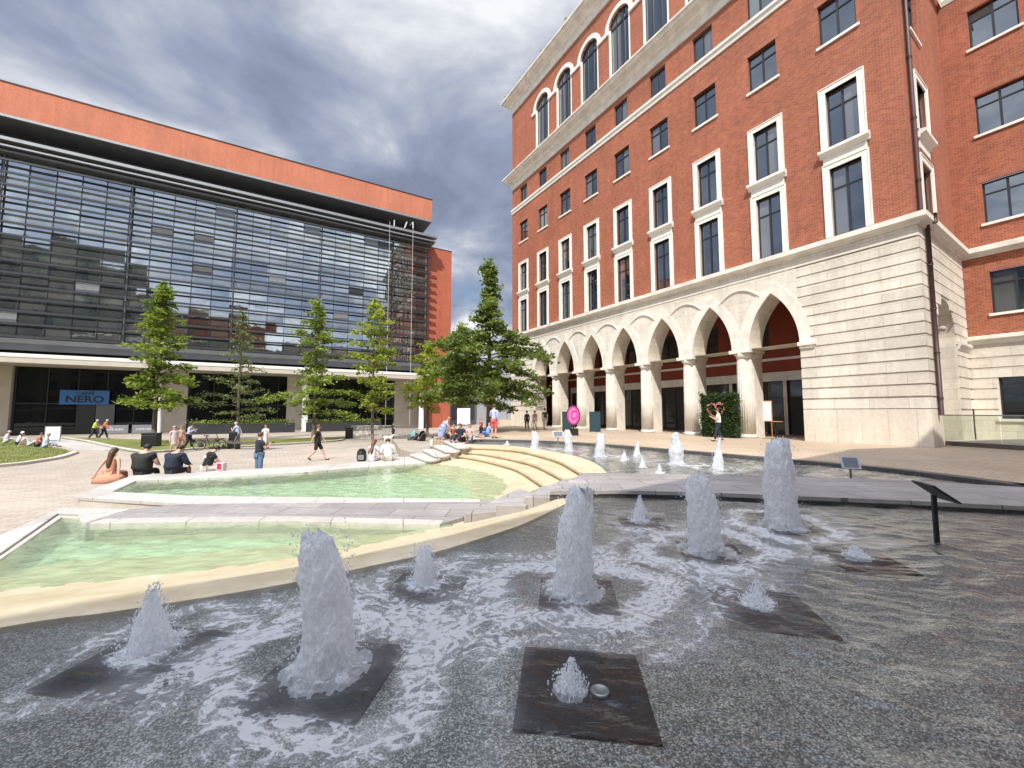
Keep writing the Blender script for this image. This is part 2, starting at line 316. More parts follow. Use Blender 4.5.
# ------------------------------------------------------------------ mesh builder
class MB:
    def __init__(s, off=(0, 0, 0)):
        s.v = []; s.f = []; s.mi = []; s.cur = 0; s.off = off; s.sm = []; s.smooth = False
    def add(s, vs, fs):
        b = len(s.v); o = s.off
        s.v += [(x+o[0], y+o[1], z+o[2]) for x, y, z in vs]
        for f in fs: s.f.append([b+i for i in f]); s.mi.append(s.cur); s.sm.append(s.smooth)
        return s
    def quad(s, a, b, c, d): return s.add([a, b, c, d], [(0, 1, 2, 3)])
    def box(s, x0, x1, y0, y1, z0, z1):
        v = [(x0, y0, z0), (x1, y0, z0), (x1, y1, z0), (x0, y1, z0), (x0, y0, z1), (x1, y0, z1), (x1, y1, z1), (x0, y1, z1)]
        return s.add(v, [(0, 3, 2, 1), (4, 5, 6, 7), (0, 1, 5, 4), (1, 2, 6, 5), (2, 3, 7, 6), (3, 0, 4, 7)])
    def prism(s, poly, z0, z1, bottom=True):
        n = len(poly)
        a = sum(poly[i][0]*poly[(i+1) % n][1]-poly[(i+1) % n][0]*poly[i][1] for i in range(n))
        if a < 0: poly = poly[::-1]
        v = [(x, y, z0) for x, y in poly]+[(x, y, z1) for x, y in poly]
        fs = [tuple(range(n, 2*n))]
        if bottom: fs.append(tuple(range(n))[::-1])
        fs += [(i, (i+1) % n, (i+1) % n+n, i+n) for i in range(n)]
        return s.add(v, fs)
    def profile_x(s, prof, x0, x1, P=None):      # (d, z) profile extruded along u
        P = P or (lambda u, d, z: (u, d, z)); n = len(prof)
        v = [P(x0, d, z) for d, z in prof]+[P(x1, d, z) for d, z in prof]
        return s.add(v, [(i, (i+1) % n, (i+1) % n+n, i+n) for i in range(n)]+[tuple(range(n))[::-1], tuple(range(n, 2*n))])
    def tube(s, pts, rad, n=8, cap=True):
        pts = [Vector(p) for p in pts]
        if isinstance(rad, (int, float)): rad = [rad]*len(pts)
        vs = []; up = None
        for i, p in enumerate(pts):
            t = (pts[min(i+1, len(pts)-1)]-pts[max(i-1, 0)]).normalized()
            if up is None:
                up = Vector((0, 0, 1)) if abs(t.z) < 0.9 else Vector((1, 0, 0))
            a = t.cross(up).normalized(); b = a.cross(t).normalized(); up = b
            for k in range(n):
                th = 2*math.pi*k/n; vs.append(tuple(p+(a*math.cos(th)+b*math.sin(th))*rad[i]))
        fs = [(i*n+k, i*n+(k+1) % n, (i+1)*n+(k+1) % n, (i+1)*n+k) for i in range(len(pts)-1) for k in range(n)]
        if cap: fs += [tuple(range(n)), tuple(range((len(pts)-1)*n, len(pts)*n))[::-1]]
        return s.add(vs, fs)
    def lathe(s, c, prof, n=24, flute=0, depth=0.0):
        vs = []
        for r, z in prof:
            for k in range(n):
                th = 2*math.pi*k/n; rr = r*(1-depth*(0.5+0.5*math.cos(th*flute))) if flute else r
                vs.append((c[0]+rr*math.cos(th), c[1]+rr*math.sin(th), z))
        m = len(prof)
        fs = [(i*n+k, i*n+(k+1) % n, (i+1)*n+(k+1) % n, (i+1)*n+k) for i in range(m-1) for k in range(n)]
        fs += [tuple(range((m-1)*n, m*n)), tuple(range(n))[::-1]]
        return s.add(vs, fs)
    def sphere(s, c, r, n=8, m=6, sc=(1, 1, 1)):
        vs = []
        for i in range(m+1):
            ph = math.pi*i/m
            for k in range(n):
                th = 2*math.pi*k/n
                vs.append((c[0]+r*sc[0]*math.sin(ph)*math.cos(th), c[1]+r*sc[1]*math.sin(ph)*math.sin(th), c[2]+r*sc[2]*math.cos(ph)))
        return s.add(vs, [(i*n+k, (i+1)*n+k, (i+1)*n+(k+1) % n, i*n+(k+1) % n) for i in range(m) for k in range(n)])
    def build(s, name, mats, parent=None, loc=None, rotz=None, bevel=0):
        me = bpy.data.meshes.new(name); me.from_pydata(s.v, [], s.f)
        if not isinstance(mats, (list, tuple)): mats = [mats]
        for m in mats: me.materials.append(m)
        me.polygons.foreach_set('material_index', s.mi); me.polygons.foreach_set('use_smooth', s.sm); me.update()
        o = bpy.data.objects.new(name, me); C.objects.link(o)
        if parent: o.parent = parent
        if loc is not None: o.location = loc
        if rotz is not None: o.rotation_euler = (0, 0, rotz)
        if bevel:
            b = o.modifiers.new('bevel', 'BEVEL'); b.width = bevel; b.segments = 2; b.limit_method = 'ANGLE'; b.angle_limit = R_(40)
        return o

def tag(o, label=None, cat=None, group=None, kind=None):
    if label: o['label'] = label
    if cat: o['category'] = cat
    if group: o['group'] = group
    if kind: o['kind'] = kind
    return o
def thing(name, label, cat, loc=(0, 0, 0), rotz=0, group=None):
    o = bpy.data.objects.new(name, None); C.objects.link(o); o.location = loc; o.rotation_euler = (0, 0, rotz); o.empty_display_size = 0.3
    return tag(o, label, cat, group)
def struct(o): o['kind'] = 'structure'; return o
def dup(root, loc, rotz=0, label=None, scale=None):
    r = root.copy(); C.objects.link(r); r.location = loc; r.rotation_euler = (0, 0, rotz)
    if label: r['label'] = label
    if scale: r.scale = scale
    for ch in list(root.children):
        c = ch.copy(); C.objects.link(c); c.parent = r
        for g in list(ch.children):
            d = g.copy(); C.objects.link(d); d.parent = c
    return r
def again(o, parent, loc, rotz=0):          # a part used again on the same thing
    c = o.copy(); C.objects.link(c); c.parent = parent; c.location = loc; c.rotation_euler = (0, 0, rotz)
    for ch in list(o.children):
        d = ch.copy(); C.objects.link(d); d.parent = c
    return c
def smoothcurve(pts, per=8):
    P = [Vector(p) for p in pts]; P = [P[0]*2-P[1]]+P+[P[-1]*2-P[-2]]; o = []
    for i in range(1, len(P)-2):
        for k in range(per):
            t = k/per; a, b, c, d = P[i-1:i+3]
            o.append(0.5*((2*b)+(c-a)*t+(2*a-5*b+4*c-d)*t*t+(3*b-a-3*c+d)*t**3))
    o.append(P[-2]); return [tuple(q) for q in o]
def resample(pts, n):
    P = [Vector(p) for p in pts]; L = [0]
    for a, b in zip(P, P[1:]): L.append(L[-1]+(b-a).length)
    o = []; j = 0
    for i in range(n):
        d = L[-1]*i/(n-1)
        while j < len(L)-2 and L[j+1] < d: j += 1
        t = (d-L[j])/max(1e-9, L[j+1]-L[j]); o.append(tuple(P[j].lerp(P[j+1], min(1, t))))
    return o

# ================================================================== GROUND AND BASINS
BZ = 0.86       # water level of the upper basin
UP = 0.93       # upper plaza
PW = 0.36       # water level of the green pools
# curves surveyed on the levels where they lie
TOPE = smoothcurve([gp(463, 444, BZ), gp(505, 445.5, BZ), gp(540, 449.5, BZ), gp(575, 456, BZ), gp(596, 464, BZ), gp(607, 473, BZ)])
N1 = smoothcurve([gp(463, 447, .84), gp(490, 447.6, .84), gp(518, 450, .84), gp(541, 455, .84), gp(560, 461, .84), gp(582, 473, .84)])
N2 = smoothcurve([gp(453.7, 450.7, .71), gp(480, 452.6, .71), gp(498.6, 455.6, .71), gp(520, 460, .71), gp(537.7, 465.4, .71), gp(565, 479, .71)])
N3 = smoothcurve([gp(446, 454.6, .58), gp(463, 456, .58), gp(479, 458.6, .58), gp(500, 463.5, .58), gp(518, 469.3, .58), gp(545, 486, .58)])
N4 = smoothcurve([gp(438, 459.5, .44), gp(458, 461.5, .44), gp(479, 464.9, .44), gp(495, 469, .44), gp(510, 475, .44), gp(522, 487, .44), gp(522, 494, .44)])
PE = smoothcurve([gp(425, 464, PW), gp(447, 466, PW), gp(469, 469.3, PW), gp(485, 473, PW), gp(498, 479, PW), gp(504, 488, PW), gp(488, 500, PW), gp(470, 507, PW)])

g = MB(); g.quad((-900, -900, 0), (900, -900, 0), (900, 900, 0), (-900, 900, 0)); struct(g.build('ground', M['plaza']))

FAR = smoothcurve([gp(455, 441.0, UP), gp(480, 440, UP), gp(520, 440.5, UP), gp(560, 442, UP), gp(600, 444.5, UP), gp(640, 447.5, UP), gp(700, 452.5, UP), gp(770, 458.5, UP), gp(870, 467, UP), gp(940, 475, UP), gp(1023, 486, UP)])
FAR = [p for p in FAR] + [(13.5, 7.3), (15.0, 6.4)]
# upper plaza: a raised sheet with a real edge down to the lower plaza
up = MB(); poly = [(FAR[0][0]-1.3, FAR[0][1]+0.6)]+FAR+[(15.5, 2.0), (15.0, 1.1), (2.55, 1.25), (2.0, 0.9), (1.4, 0.55), (-9, 0.45), (-9, -30), (80, -30), (80, 90), (-3, 90), (-2.5, 46), (-2.9, 34), (-4.0, 27)]
up.prism(poly, 0.02, UP, bottom=False)
struct(up.build('upper_plaza', M['plaza_up']))
# dark granite edge of the far basin
def strip(mb, a, b, z, zb=None):
    n = len(a)
    vs = [(x, y, z) for x, y in a]+[(x, y, z if zb is None else zb) for x, y in b]
    return mb.add(vs, [(i, i+1, n+i+1, n+i) for i in range(n-1)])
def offset(pts, d):
    o = []
    for i, p in enumerate(pts):
        a = Vector(pts[max(0, i-1)]); b = Vector(pts[min(len(pts)-1, i+1)]); t = (b-a).normalized(); o.append((p[0]-t.y*d, p[1]+t.x*d))
    return o
ed = MB(); fo = offset(FAR, 0.34); fi = offset(FAR, -0.03)
strip(ed, fi, fo, UP+0.012); strip(ed, fi, fi, UP+0.012, BZ-0.08); strip(ed, fo, fo, UP+0.012, UP-0.02)
struct(ed.build('basin_kerb', M['dkgranite']))

# basin floor (speckled granite) - one sheet under the near and the far basin
RIM = smoothcurve([(-9.5, 0.35), (-7.5, 1.05), (-5.4, 2.05)]+[gp(*p, BZ) for p in [(0, 628), (100, 614), (172, 603), (235, 593), (297, 582), (358, 569), (436, 552), (479, 539), (526, 523), (569, 502)]])
fl = MB(); fl.prism(RIM+[(TOPE[-1][0]-0.2, TOPE[-1][1]-2.2)]+TOPE[::-1]+[(FAR[0][0], FAR[0][1]+0.1)]+[(p[0], p[1]+0.0) for p in offset(FAR, 0.05)]+[(15.6, 1.0), (15, 0.2), (-9.5, 0.0)], 0.3, BZ-0.045, bottom=False)
struct(fl.build('basin_floor', M['granite']))
# near coping behind the basin, under and beside the viewer
cp = MB(); cp.prism([(2.02, 1.55), (2.86, 2.30), (3.6, 1.5), (15.2, 1.35), (15.2, 0.8), (2.9, 0.75)], UP-0.15, UP+0.16)
tag(cp.build('granite_coping', M['dkgranite'], bevel=0.02), 'dark granite coping corner at the bottom right of the basin', 'coping')

# weir (yellow stone apron) from the basin down into the near green pool
rim_lo = smoothcurve([(-11.5, 2.3), (-9.0, 3.2), (-7.3, 3.9)]+[gp(*p, PW) for p in [(0, 586), (100, 577), (200, 566), (260, 559), (350, 545), (400, 534), (463, 520), (505, 508), (545, 495)]])
nr = 70; a = resample(RIM, nr); b = resample(rim_lo, nr)
wm = MB(); wm.smooth = True
rows = []
for t, z in ((0, BZ-0.20), (0, BZ+0.004), (0.03, BZ+0.008), (0.22, BZ-0.05), (0.5, 0.60), (0.52, 0.585), (0.8, 0.42), (1.0, PW-0.03), (1.25, 0.20), (1.6, 0.10)):
    rows.append([(a[i][0]*(1-t)+b[i][0]*t, a[i][1]*(1-t)+b[i][1]*t, z) for i in range(nr)])
for r0, r1 in zip(rows, rows[1:]):
    wm.add(r0+r1, [(i, i+1, nr+i+1, nr+i) for i in range(nr-1)])
struct(wm.build('weir_apron', M['yellow']))

# near green pool
pl_in = [gp(470, 521, PW), gp(300, 521.5, PW), gp(200, 522, PW), gp(110, 520, PW), gp(85, 524, PW), gp(62, 522, PW), gp(0, 565, PW), (-11.5, 4.2), (-13.5, 2.0), (-9, 1.5)]
def grid_sheet(name, x0, x1, y0, y1, step, zf, attrf, mats, inside=None, kind='structure'):
    xs = np.arange(x0, x1+1e-6, step); ys = np.arange(y0, y1+1e-6, step); X, Y = np.meshgrid(xs, ys)
    Z = zf(X, Y); nx, ny = len(xs), len(ys)
    me = bpy.data.meshes.new(name); co = np.stack([X, Y, Z], -1).reshape(-1, 3)
    idx = np.arange(nx*ny).reshape(ny, nx)
    q = np.stack([idx[:-1, :-1], idx[:-1, 1:], idx[1:, 1:], idx[1:, :-1]], -1).reshape(-1, 4)
    if inside is not None:
        cxy = co[q].mean(1); keep = inside(cxy[:, 0], cxy[:, 1]); q = q[keep]
    used = np.unique(q); mp = -np.ones(len(co), int); mp[used] = np.arange(len(used)); co = co[used]; q = mp[q]
    me.vertices.add(len(co)); me.vertices.foreach_set('co', co.ravel().astype(np.float32))
    me.loops.add(q.size); me.loops.foreach_set('vertex_index', q.ravel().astype(np.int32))
    me.polygons.add(len(q)); me.polygons.foreach_set('loop_start', np.arange(0, q.size, 4, dtype=np.int32)); me.polygons.foreach_set('loop_total', np.full(len(q), 4, np.int32))
    me.polygons.foreach_set('use_smooth', np.ones(len(q), bool)); me.update(calc_edges=True)
    for an, fn in attrf.items():
        vals = fn(co[:, 0], co[:, 1])
        if vals.ndim == 1:
            at = me.attributes.new(an, 'FLOAT', 'POINT'); at.data.foreach_set('value', vals.astype(np.float32))
        else:
            at = me.attributes.new(an, 'FLOAT_VECTOR', 'POINT'); at.data.foreach_set('vector', vals.astype(np.float32).ravel())
    me.materials.append(mats); o = bpy.data.objects.new(name, me); C.objects.link(o)
    if kind: o['kind'] = kind
    return o
def inpoly(poly):
    P = np.array(poly)
    def f(x, y):
        r = np.zeros(x.shape, bool); n = len(P)
        for i in range(n):
            x1, y1 = P[i]; x2, y2 = P[(i+1) % n]
            c = ((y1 > y) != (y2 > y)) & (x < (x2-x1)*(y-y1)/((y2-y1) if y2 != y1 else 1e-9)+x1); r ^= c
        return r
    return f
def distcurve(pts):
    P = np.array(pts)
    def f(x, y):
        d = np.full(x.shape, 1e9)
        for (ax, ay), (bx, by) in zip(P[:-1], P[1:]):
            vx, vy = bx-ax, by-ay; t = np.clip(((x-ax)*vx+(y-ay)*vy)/(vx*vx+vy*vy+1e-12), 0, 1)
            d = np.minimum(d, np.hypot(x-ax-t*vx, y-ay-t*vy))
        return d
    return f
rs = np.random.RandomState(5)
def waves(n, l0, l1, amp, ang0, spread, seed):
    r = np.random.RandomState(seed); L = np.exp(r.uniform(math.log(l0), math.log(l1), n)); th = ang0+r.normal(0, spread, n); ph = r.uniform(0, 6.28, n)
    def f(X, Y):
        Z = np.zeros_like(X)
        wx = X+0.25*np.sin(1.1*Y+0.7*X)+0.1*np.sin(3.1*Y); wy = Y+0.22*np.sin(1.3*X-0.5*Y)+0.08*np.sin(3.7*X)
        for i in range(n):
            k = 2*math.pi/L[i]; Z += L[i]*np.sin(k*(wx*math.cos(th[i])+wy*math.sin(th[i]))+ph[i])
        return Z*amp/math.sqrt(n)
    return f
wp = waves(18, 0.14, 0.8, 0.034, R_(80), 0.7, 3)
drim = distcurve(b); dPE = distcurve(PE)
near_poly = [tuple(p) for p in rim_lo]+pl_in
# pool floors
NPIN = inpoly([(p[0], p[1]-1.0) for p in b]+[(0.6, 8.3)]+[gp(*q_, .42) for q_ in [(440, 521), (300, 518.5), (200, 519), (95, 520.5), (84, 518), (70, 511), (60, 510.5), (0, 544)]]+[(-11.7, 4.7), (-14.8, 0.4)])
grid_sheet('pool_floor', -14.9, 1.4, 0.2, 9.6, 0.12, lambda X, Y: np.full_like(X, 0.06), {'shallow': lambda x, y: np.clip(1.15-drim(x, y)/1.5, 0, 1)}, M['poolfloor'], inside=NPIN)
grid_sheet('pool_water', -14.9, 1.0, 0.2, 9.0, 0.05, lambda X, Y: PW+wp(X, Y), {}, M['pool'], inside=NPIN)

# far green pool
Zr_ = 0.42
far_in = [gp(480, 501, .33), gp(300, 498, .33), gp(118, 493.5, .33), gp(150, 481.5, .33), gp(210, 479, .33), gp(300, 474, .33), gp(370, 467.5, .33), gp(425, 463.5, .33)]
UPIN = inpoly([gp(480, 500.5, Zr_), gp(190, 499.5, Zr_), gp(95, 494, Zr_), gp(136, 477.5, Zr_), gp(210, 474.5, Zr_), gp(300, 469.5, Zr_), gp(370, 464, Zr_), gp(425, 459.5, Zr_), (-3.6, 19.5)]+[(p[0]+0.9, p[1]) for p in PE[4:]]+[(-0.2, 8.95)])
grid_sheet('upper_pool_floor', -12.5, 1.5, 8.5, 19.0, 0.12, lambda X, Y: np.full_like(X, 0.08), {'shallow': lambda x, y: np.clip(1.05-dPE(x, y)/1.5, 0, 1)}, M['poolfloor'], inside=UPIN)
grid_sheet('upper_pool_water', -12.5, 1.2, 8.8, 19.0, 0.06, lambda X, Y: PW+wp(X, Y), {}, M['pool'], inside=UPIN)

# cascade steps (yellow stone) - real treads with an overhanging nose
st = MB(); n = 60
cur = [resample(c, n) for c in (TOPE, N1, N2, N3, N4, PE)]
zz = [BZ+0.006, .835, .705, .575, .435, PW-0.02]
def ins(c, d): return offset(c, d)
st.smooth = False
for k in range(5):
    A_, B_ = cur[k], cur[k+1]
    ztop = zz[k+1]
    if k == 0:
        vs = [(x, y, BZ-0.05) for x, y in A_]+[(x, y, BZ+0.004) for x, y in A_]+[(x, y, ztop) for x, y in B_]
        st.add(vs, [(r*n+i, r*n+i+1, (r+1)*n+i+1, (r+1)*n+i) for r in range(2) for i in range(n-1)])
    else:
        zt = zz[k]-0.13 if k < 4 else .435
        st.add([(x, y, zt+0.0 if k < 4 else .45) for x, y in offset(A_, 0.06)]+[(x, y, ztop) for x, y in B_], [(i, i+1, n+i+1, n+i) for i in range(n-1)])
    if 1 <= k+1 <= 4:      # nose face and undercut below it
        nz = zz[k+1]; back = offset(B_, 0.06)
        st.add([(x, y, nz) for x, y in B_]+[(x, y, nz-0.055) for x, y in B_]+[(x, y, nz-0.055) for x, y in back]+[(x, y, nz-0.14) for x, y in back],
               [(r*n+i, r*n+i+1, (r+1)*n+i+1, (r+1)*n+i) for r in range(3) for i in range(n-1)])
st.add([(x, y, PW-0.02) for x, y in cur[5]]+[(x-0.9, y-0.15, 0.09) for x, y in cur[5]], [(i, i+1, n+i+1, n+i) for i in range(n-1)])
struct(st.build('cascade_steps', M['yellow']))

# coping round the far pool and pale slabs
Zr = 0.42
def slabpoly(name, poly, z0, z1, mat, bevel=0.012, kind=True, smooth=False):
    m = MB(); m.prism(poly, z0, z1); o = m.build(name, mat, bevel=bevel); o['kind'] = 'structure'; return o
slabpoly('pool_coping', [gp(75, 495, Zr), gp(135, 474.5, Zr), gp(210, 471, Zr), gp(300, 466.5, Zr), gp(370, 461.5, Zr), gp(400, 457.0, Zr), gp(436, 455.5, Zr),
    gp(440, 460.0, Zr), gp(425, 463.0, Zr), gp(370, 466.5, Zr), gp(300, 472.5, Zr), gp(210, 477.5, Zr), gp(136, 480.5, Zr), gp(112, 491.5, Zr), gp(190, 495.5, Zr), gp(480, 499, Zr), gp(480, 501.5, Zr), gp(190, 503.5, Zr), gp(75, 496.5, Zr)], Zr-0.09, Zr, M['coping'])
# wall under the coping on the plaza side
slabpoly('pool_wall', [gp(79, 495, Zr), gp(138, 475.5, Zr), gp(210, 472, Zr), gp(370, 463, Zr), gp(428, 457.5, Zr), gp(428, 462, Zr), gp(370, 465.5, Zr), gp(210, 476, Zr), gp(140, 479, Zr), gp(116, 490.5, Zr), gp(190, 494.5, Zr), gp(190, 503.0, Zr), gp(80, 496.6, Zr)], 0.0, Zr-0.09, M['kerb'], 0)
# dark inner gutter of the pool corner
# walkway between the pools (low part) and coping of the near pool
WA, WB, WC_, WD = .97, .84, .70, .56
slabpoly('walkway', [gp(86, 522.5, Zr), gp(200, 520.5, Zr), gp(300, 520, Zr), gp(400, 522.5, Zr), gp(440, 523.5, Zr), gp(478, 512, Zr), gp(500, 500, Zr), gp(480, 499.6, Zr), gp(190, 498, Zr), gp(190, 503, Zr), gp(130, 509, Zr)], Zr-0.12, Zr-0.006, M['slab'])
slabpoly('walkway_wall', [gp(95, 521, Zr), gp(200, 519.6, Zr), gp(300, 519, Zr), gp(436, 522.5, Zr), gp(478, 511, Zr), gp(500, 500, Zr), gp(480, 500, Zr), gp(190, 500, Zr), gp(190, 503.5, Zr), gp(133, 510, Zr)], 0.0, Zr-0.12, M['kerb'], 0)
slabpoly('near_pool_coping', [gp(86, 522.5, Zr), gp(130, 509, Zr), gp(62, 507.5, Zr), gp(0, 535, Zr), (-12.2, 5.0), (-15.5, 0.5), (-14.2, 0.3), (-11.2, 4.4), gp(0, 553, Zr), gp(58, 513, Zr), gp(78, 514, Zr), gp(80, 520, Zr)], 0.0, Zr, M['coping'])
slabpoly('pool_ledge', [gp(78, 514.5, Zr), gp(58, 513.5, Zr), gp(0, 553.5, Zr), (-11.2, 4.4), (-11.0, 4.1), gp(0, 561, .36), gp(62, 518, .36), gp(80, 519, .36), gp(100, 521, .36)], 0.0, .385, M['kerb'])
slabpoly('walkway_edge', [gp(90, 523.2, Zr), gp(200, 521.2, Zr), gp(300, 520.7, Zr), gp(400, 523.2, Zr), gp(440, 524.2, Zr), gp(444, 520.2, Zr), gp(400, 518.7, Zr), gp(300, 516.2, Zr), gp(200, 516.6, Zr), gp(104, 518.8, Zr)], Zr-.13, Zr+.002, M['coping'])
# stepped slabs up to the high walkway
def cornerpoly(pl, pr, qr, ql): return [pl, pr, qr, ql]
slabpoly('walkway_step', [gp(464, 513.8, WD), gp(497, 511.5, WD), gp(530, 492, WD), gp(520, 488, WD)], 0.05, WD, M['slab'])
slabpoly('walkway_step', [gp(495.7, 505.4, WC_), gp(526, 505.5, WC_), gp(558, 484, WC_), gp(543, 486, WC_)], 0.05, WC_, M['slab'])
slabpoly('walkway_step', [gp(524, 496.6, WB), gp(551, 497.5, WB), gp(580, 477, WB), gp(564, 479, WB)], 0.05, WB, M['slab'])
hw = [gp(550, 491, WA), gp(620, 490.0, WA), gp(700, 492.0, WA), gp(800, 496, WA), gp(900, 500, WA), gp(1023, 506, WA), (13.5, 4.4), (16.5, 3.2)]
hf = [gp(582, 473, WA), gp(650, 473.3, WA), gp(720, 475, WA), gp(800, 476.5, WA), gp(900, 480, WA), gp(1023, 487, WA), (13.5, 7.0), (17, 6.0)]
slabpoly('high_walkway', hw+hf[::-1], WA-0.075, WA, M['slab'], 0.008)
slabpoly('walkway_pier', [(p[0], p[1]+0.035) for p in hw]+[(p[0], p[1]-0.12) for p in hf[::-1]], 0.4, WA-0.075, M['dkgranite'], 0)
slabpoly('picnic_terrace', [gp(400, 449, .45), gp(425, 455, .45), gp(450, 450, .45), gp(470, 443, .45), (-3.2, 26), (-4.2, 30), (-9, 30)], 0.0, .45, M['plaza'])
# rounded stone treads at the far end of the cascade
for (xa, ya, xb, yb, z) in ((465, 447, 450, 441, .93), (454, 451, 440, 445.5, .80), (444, 455.6, 430, 449.5, .67), (435, 459.5, 418, 454, .55)):
    a_ = Vector(gp(xa, ya, z)); b_ = Vector(gp(xb, yb, z)); d = (b_-a_).normalized(); nn = Vector((-d.y, d.x)); r_ = .36; a_ = a_+d*r_; pts = []
    for k in range(11): th = math.pi/2+math.pi*k/10; pts.append(tuple(a_+d*r_*math.cos(th)+nn*r_*math.sin(th)))
    for k in range(11): th = -math.pi/2+math.pi*k/10; pts.append(tuple(b_+d*r_*math.cos(th)+nn*r_*math.sin(th)))
    slabpoly('stone_step', pts, z-.10, z, M['coping'], 0.03); slabpoly('step_base', [tuple(Vector(q).lerp((a_+b_)/2, .10)) for q in pts], 0.0, z-.10, M['kerb'], 0)
slabpoly('upper_landing', [gp(463, 444, UP), gp(450, 441, UP), gp(437, 440.5, UP), gp(432, 437, UP), (-3.6, 27.5), (-2, 26)], 0.0, UP-.004, M['plaza_up'], 0)

# jets: (picture x, base y, top y, half width px)
JETS = [(150, 648, 586, 25, 'cone'), (327, 664, 534, 31, 'col'), (423, 583, 546, 12, 'col'), (573, 588, 490, 23, 'col'), (640, 520, 497, 9, 'cone'), (706, 548, 474, 20, 'col'), (782, 524, 442, 18, 'col'),
        (570, 686, 660, 15, 'low'), (757, 602, 582, 12, 'low'), (856, 556, 546, 10, 'low'),
        (677, 463, 433, 9, 'col'), (718, 469, 438, 9, 'cone'), (600, 456, 434, 7, 'col'), (569, 450, 430, 5.5, 'col'), (535, 448, 431, 5.5, 'col'), (637, 456, 441, 6, 'cone'), (624, 460, 451, 5, 'cone'), (643, 467, 455, 5, 'cone'), (660, 473, 463, 6, 'low'), (788, 470, 440, 8, 'cone'), (507, 444.5, 440.5, 4, 'low'), (862, 463, 459, 5, 'low')]
JP = [gp(j[0], j[1], BZ) for j in JETS]
JN = [('tallest frothy column of white water near the left foreground', ), ]
def jet_h(j, p):
    u = (j[0]-512)/F; v = (384-j[2])/F; t = p[1]/(CP-v*SP); return (EYE+(SP+v*CP)*t)-BZ
jh = [jet_h(j, p) for j, p in zip(JETS, JP)]

pa = [gp(527, 643, BZ), gp(638, 651, BZ), gp(660, 738, BZ), gp(510, 720, BZ)]
pc = Vector((sum(p[0] for p in pa)/4, sum(p[1] for p in pa)/4)); pang = math.atan2(pa[1][1]-pa[0][1], pa[1][0]-pa[0][0])
pm = MB(); pm.box(-.37, .37, -.36, .36, -0.043, -0.028)
plab = ['bare square black plate on the granite basin floor nearest the viewer', 'black plate under the small pointed splash at the far left', 'black plate under the widest nearest water column', 'black plate under the short stubby jet', 'black plate under the tall middle water column',
 'black plate under the small pointed jet near the walkway', 'black plate under the tall column right of the middle', 'black plate under the low spout right of the bare plate', 'black plate under the faint low bubble on the right', 'black plate under the tall jet by the walkway edge']
pp = [pc]+[Vector(JP[k]) for k in (0, 1, 2, 3, 4, 5, 8, 9, 6)]
def foamf(x, y):
    s = np.zeros_like(x)
    for (jx, jy), h, j in zip(JP, jh, JETS):
        d = np.hypot((x-jx)*1.0, y-jy); r = 0.24+0.30*min(h, 0.9)
        far = 0.55 if jy > 8 else 1.0
        s = np.maximum(s, far*1.15*np.exp(-((d-0.0)/(r*0.50))**2)); an = np.arctan2(y-jy, x-jx); rr_ = r*1.30*(1+0.18*np.sin(an*2+jx*3)+0.10*np.sin(an*5+jy*2)); s = s+far*0.85*np.exp(-((d-rr_)/(r*0.34))**2)*min(1, h*1.4)*(0 if h < .16 else 1)+far*0.42*np.exp(-((d-rr_*1.65)/(r*0.33))**2)*min(1, h)*(0 if h < .16 else 1)
    lf = np.clip((1.9-x)/3.0, -0.25, 0.35)
    s = s+0.08*np.exp(-((x+0.6)/2.6)**2-((y-3.8)/1.6)**2)+np.where(y < 2.6, -0.10, 0)+lf*0.25
    s = np.clip(s, 0, 1.3)+np.where(y > 8, 0.06, 0.03)
    for k, p in enumerate(pp):      # the upwelling keeps the plates nearly clear of foam
        a_ = pang-0.1*(p.x > 1.5); u = (x-p.x-.03)*math.cos(a_)+(y-p.y+.06)*math.sin(a_); v = -(x-p.x-.03)*math.sin(a_)+(y-p.y+.06)*math.cos(a_)
        ins_ = 1/(1+np.exp((np.maximum(np.abs(u), np.abs(v))-.36)*50)); core = np.exp(-(np.hypot(x-p.x, y-p.y)/.17)**2)
        s = s*(1-ins_*(.93 if k == 0 else .30)*(1-(0 if k == 0 else .9)*core))
    return s
def flowf(x, y):
    fx, fy = x.copy(), y.copy()
    for (jx, jy), h in zip(JP[:10], jh[:10]):
        d = np.hypot(x-jx, y-jy)+1e-3; a = 0.35*np.exp(-(d/0.7)**2)*min(1, h*1.5)
        c, s_ = np.cos(a), np.sin(a); dx, dy = fx-jx, fy-jy; fx, fy = jx+dx*c-dy*s_, jy+dx*s_+dy*c
    return np.stack([fx*1.05+0.15*fy, fy*1.25-0.15*fx, np.zeros_like(fx)], -1)
wa = waves(22, 0.10, 0.55, 0.0105, R_(68), 0.55, 11); wb = waves(10, 0.05, 0.15, 0.006, R_(60), 1.5, 12)
def bwat(X, Y):
    amp = 0.32+3.0/(1+np.exp(-(X-1.1-0.2*(Y-4))*1.6))
    Z = wa(X, Y)*amp*1.35+wb(X, Y)*0.8
    for (jx, jy), h in zip(JP, jh):
        d = np.hypot(X-jx, Y-jy); Z += 0.012*min(1, h+0.15)*np.sin(d*2*math.pi/0.16)*np.exp(-d/0.35)+0.035*min(1, h)*np.exp(-(d/0.16)**2)
    return BZ+Z
basin_in = inpoly([tuple(p) for p in RIM]+[(p[0]+0.1, p[1]) for p in ([(1.6, 9.0)]+TOPE[::-1])]+[(FAR[0][0], FAR[0][1])]+[tuple(p) for p in FAR]+[(15.2, 1.2), (3.6, 1.2), (2.0, 0.9), (-9, 0.3)])
o = grid_sheet('basin_water', -6.5, 15.3, 0.8, 9.2, 0.028, bwat, {'foam': foamf, 'flow': flowf}, M['water'], inside=lambda x, y: basin_in(x, y) & (y < 7.2+0*x))
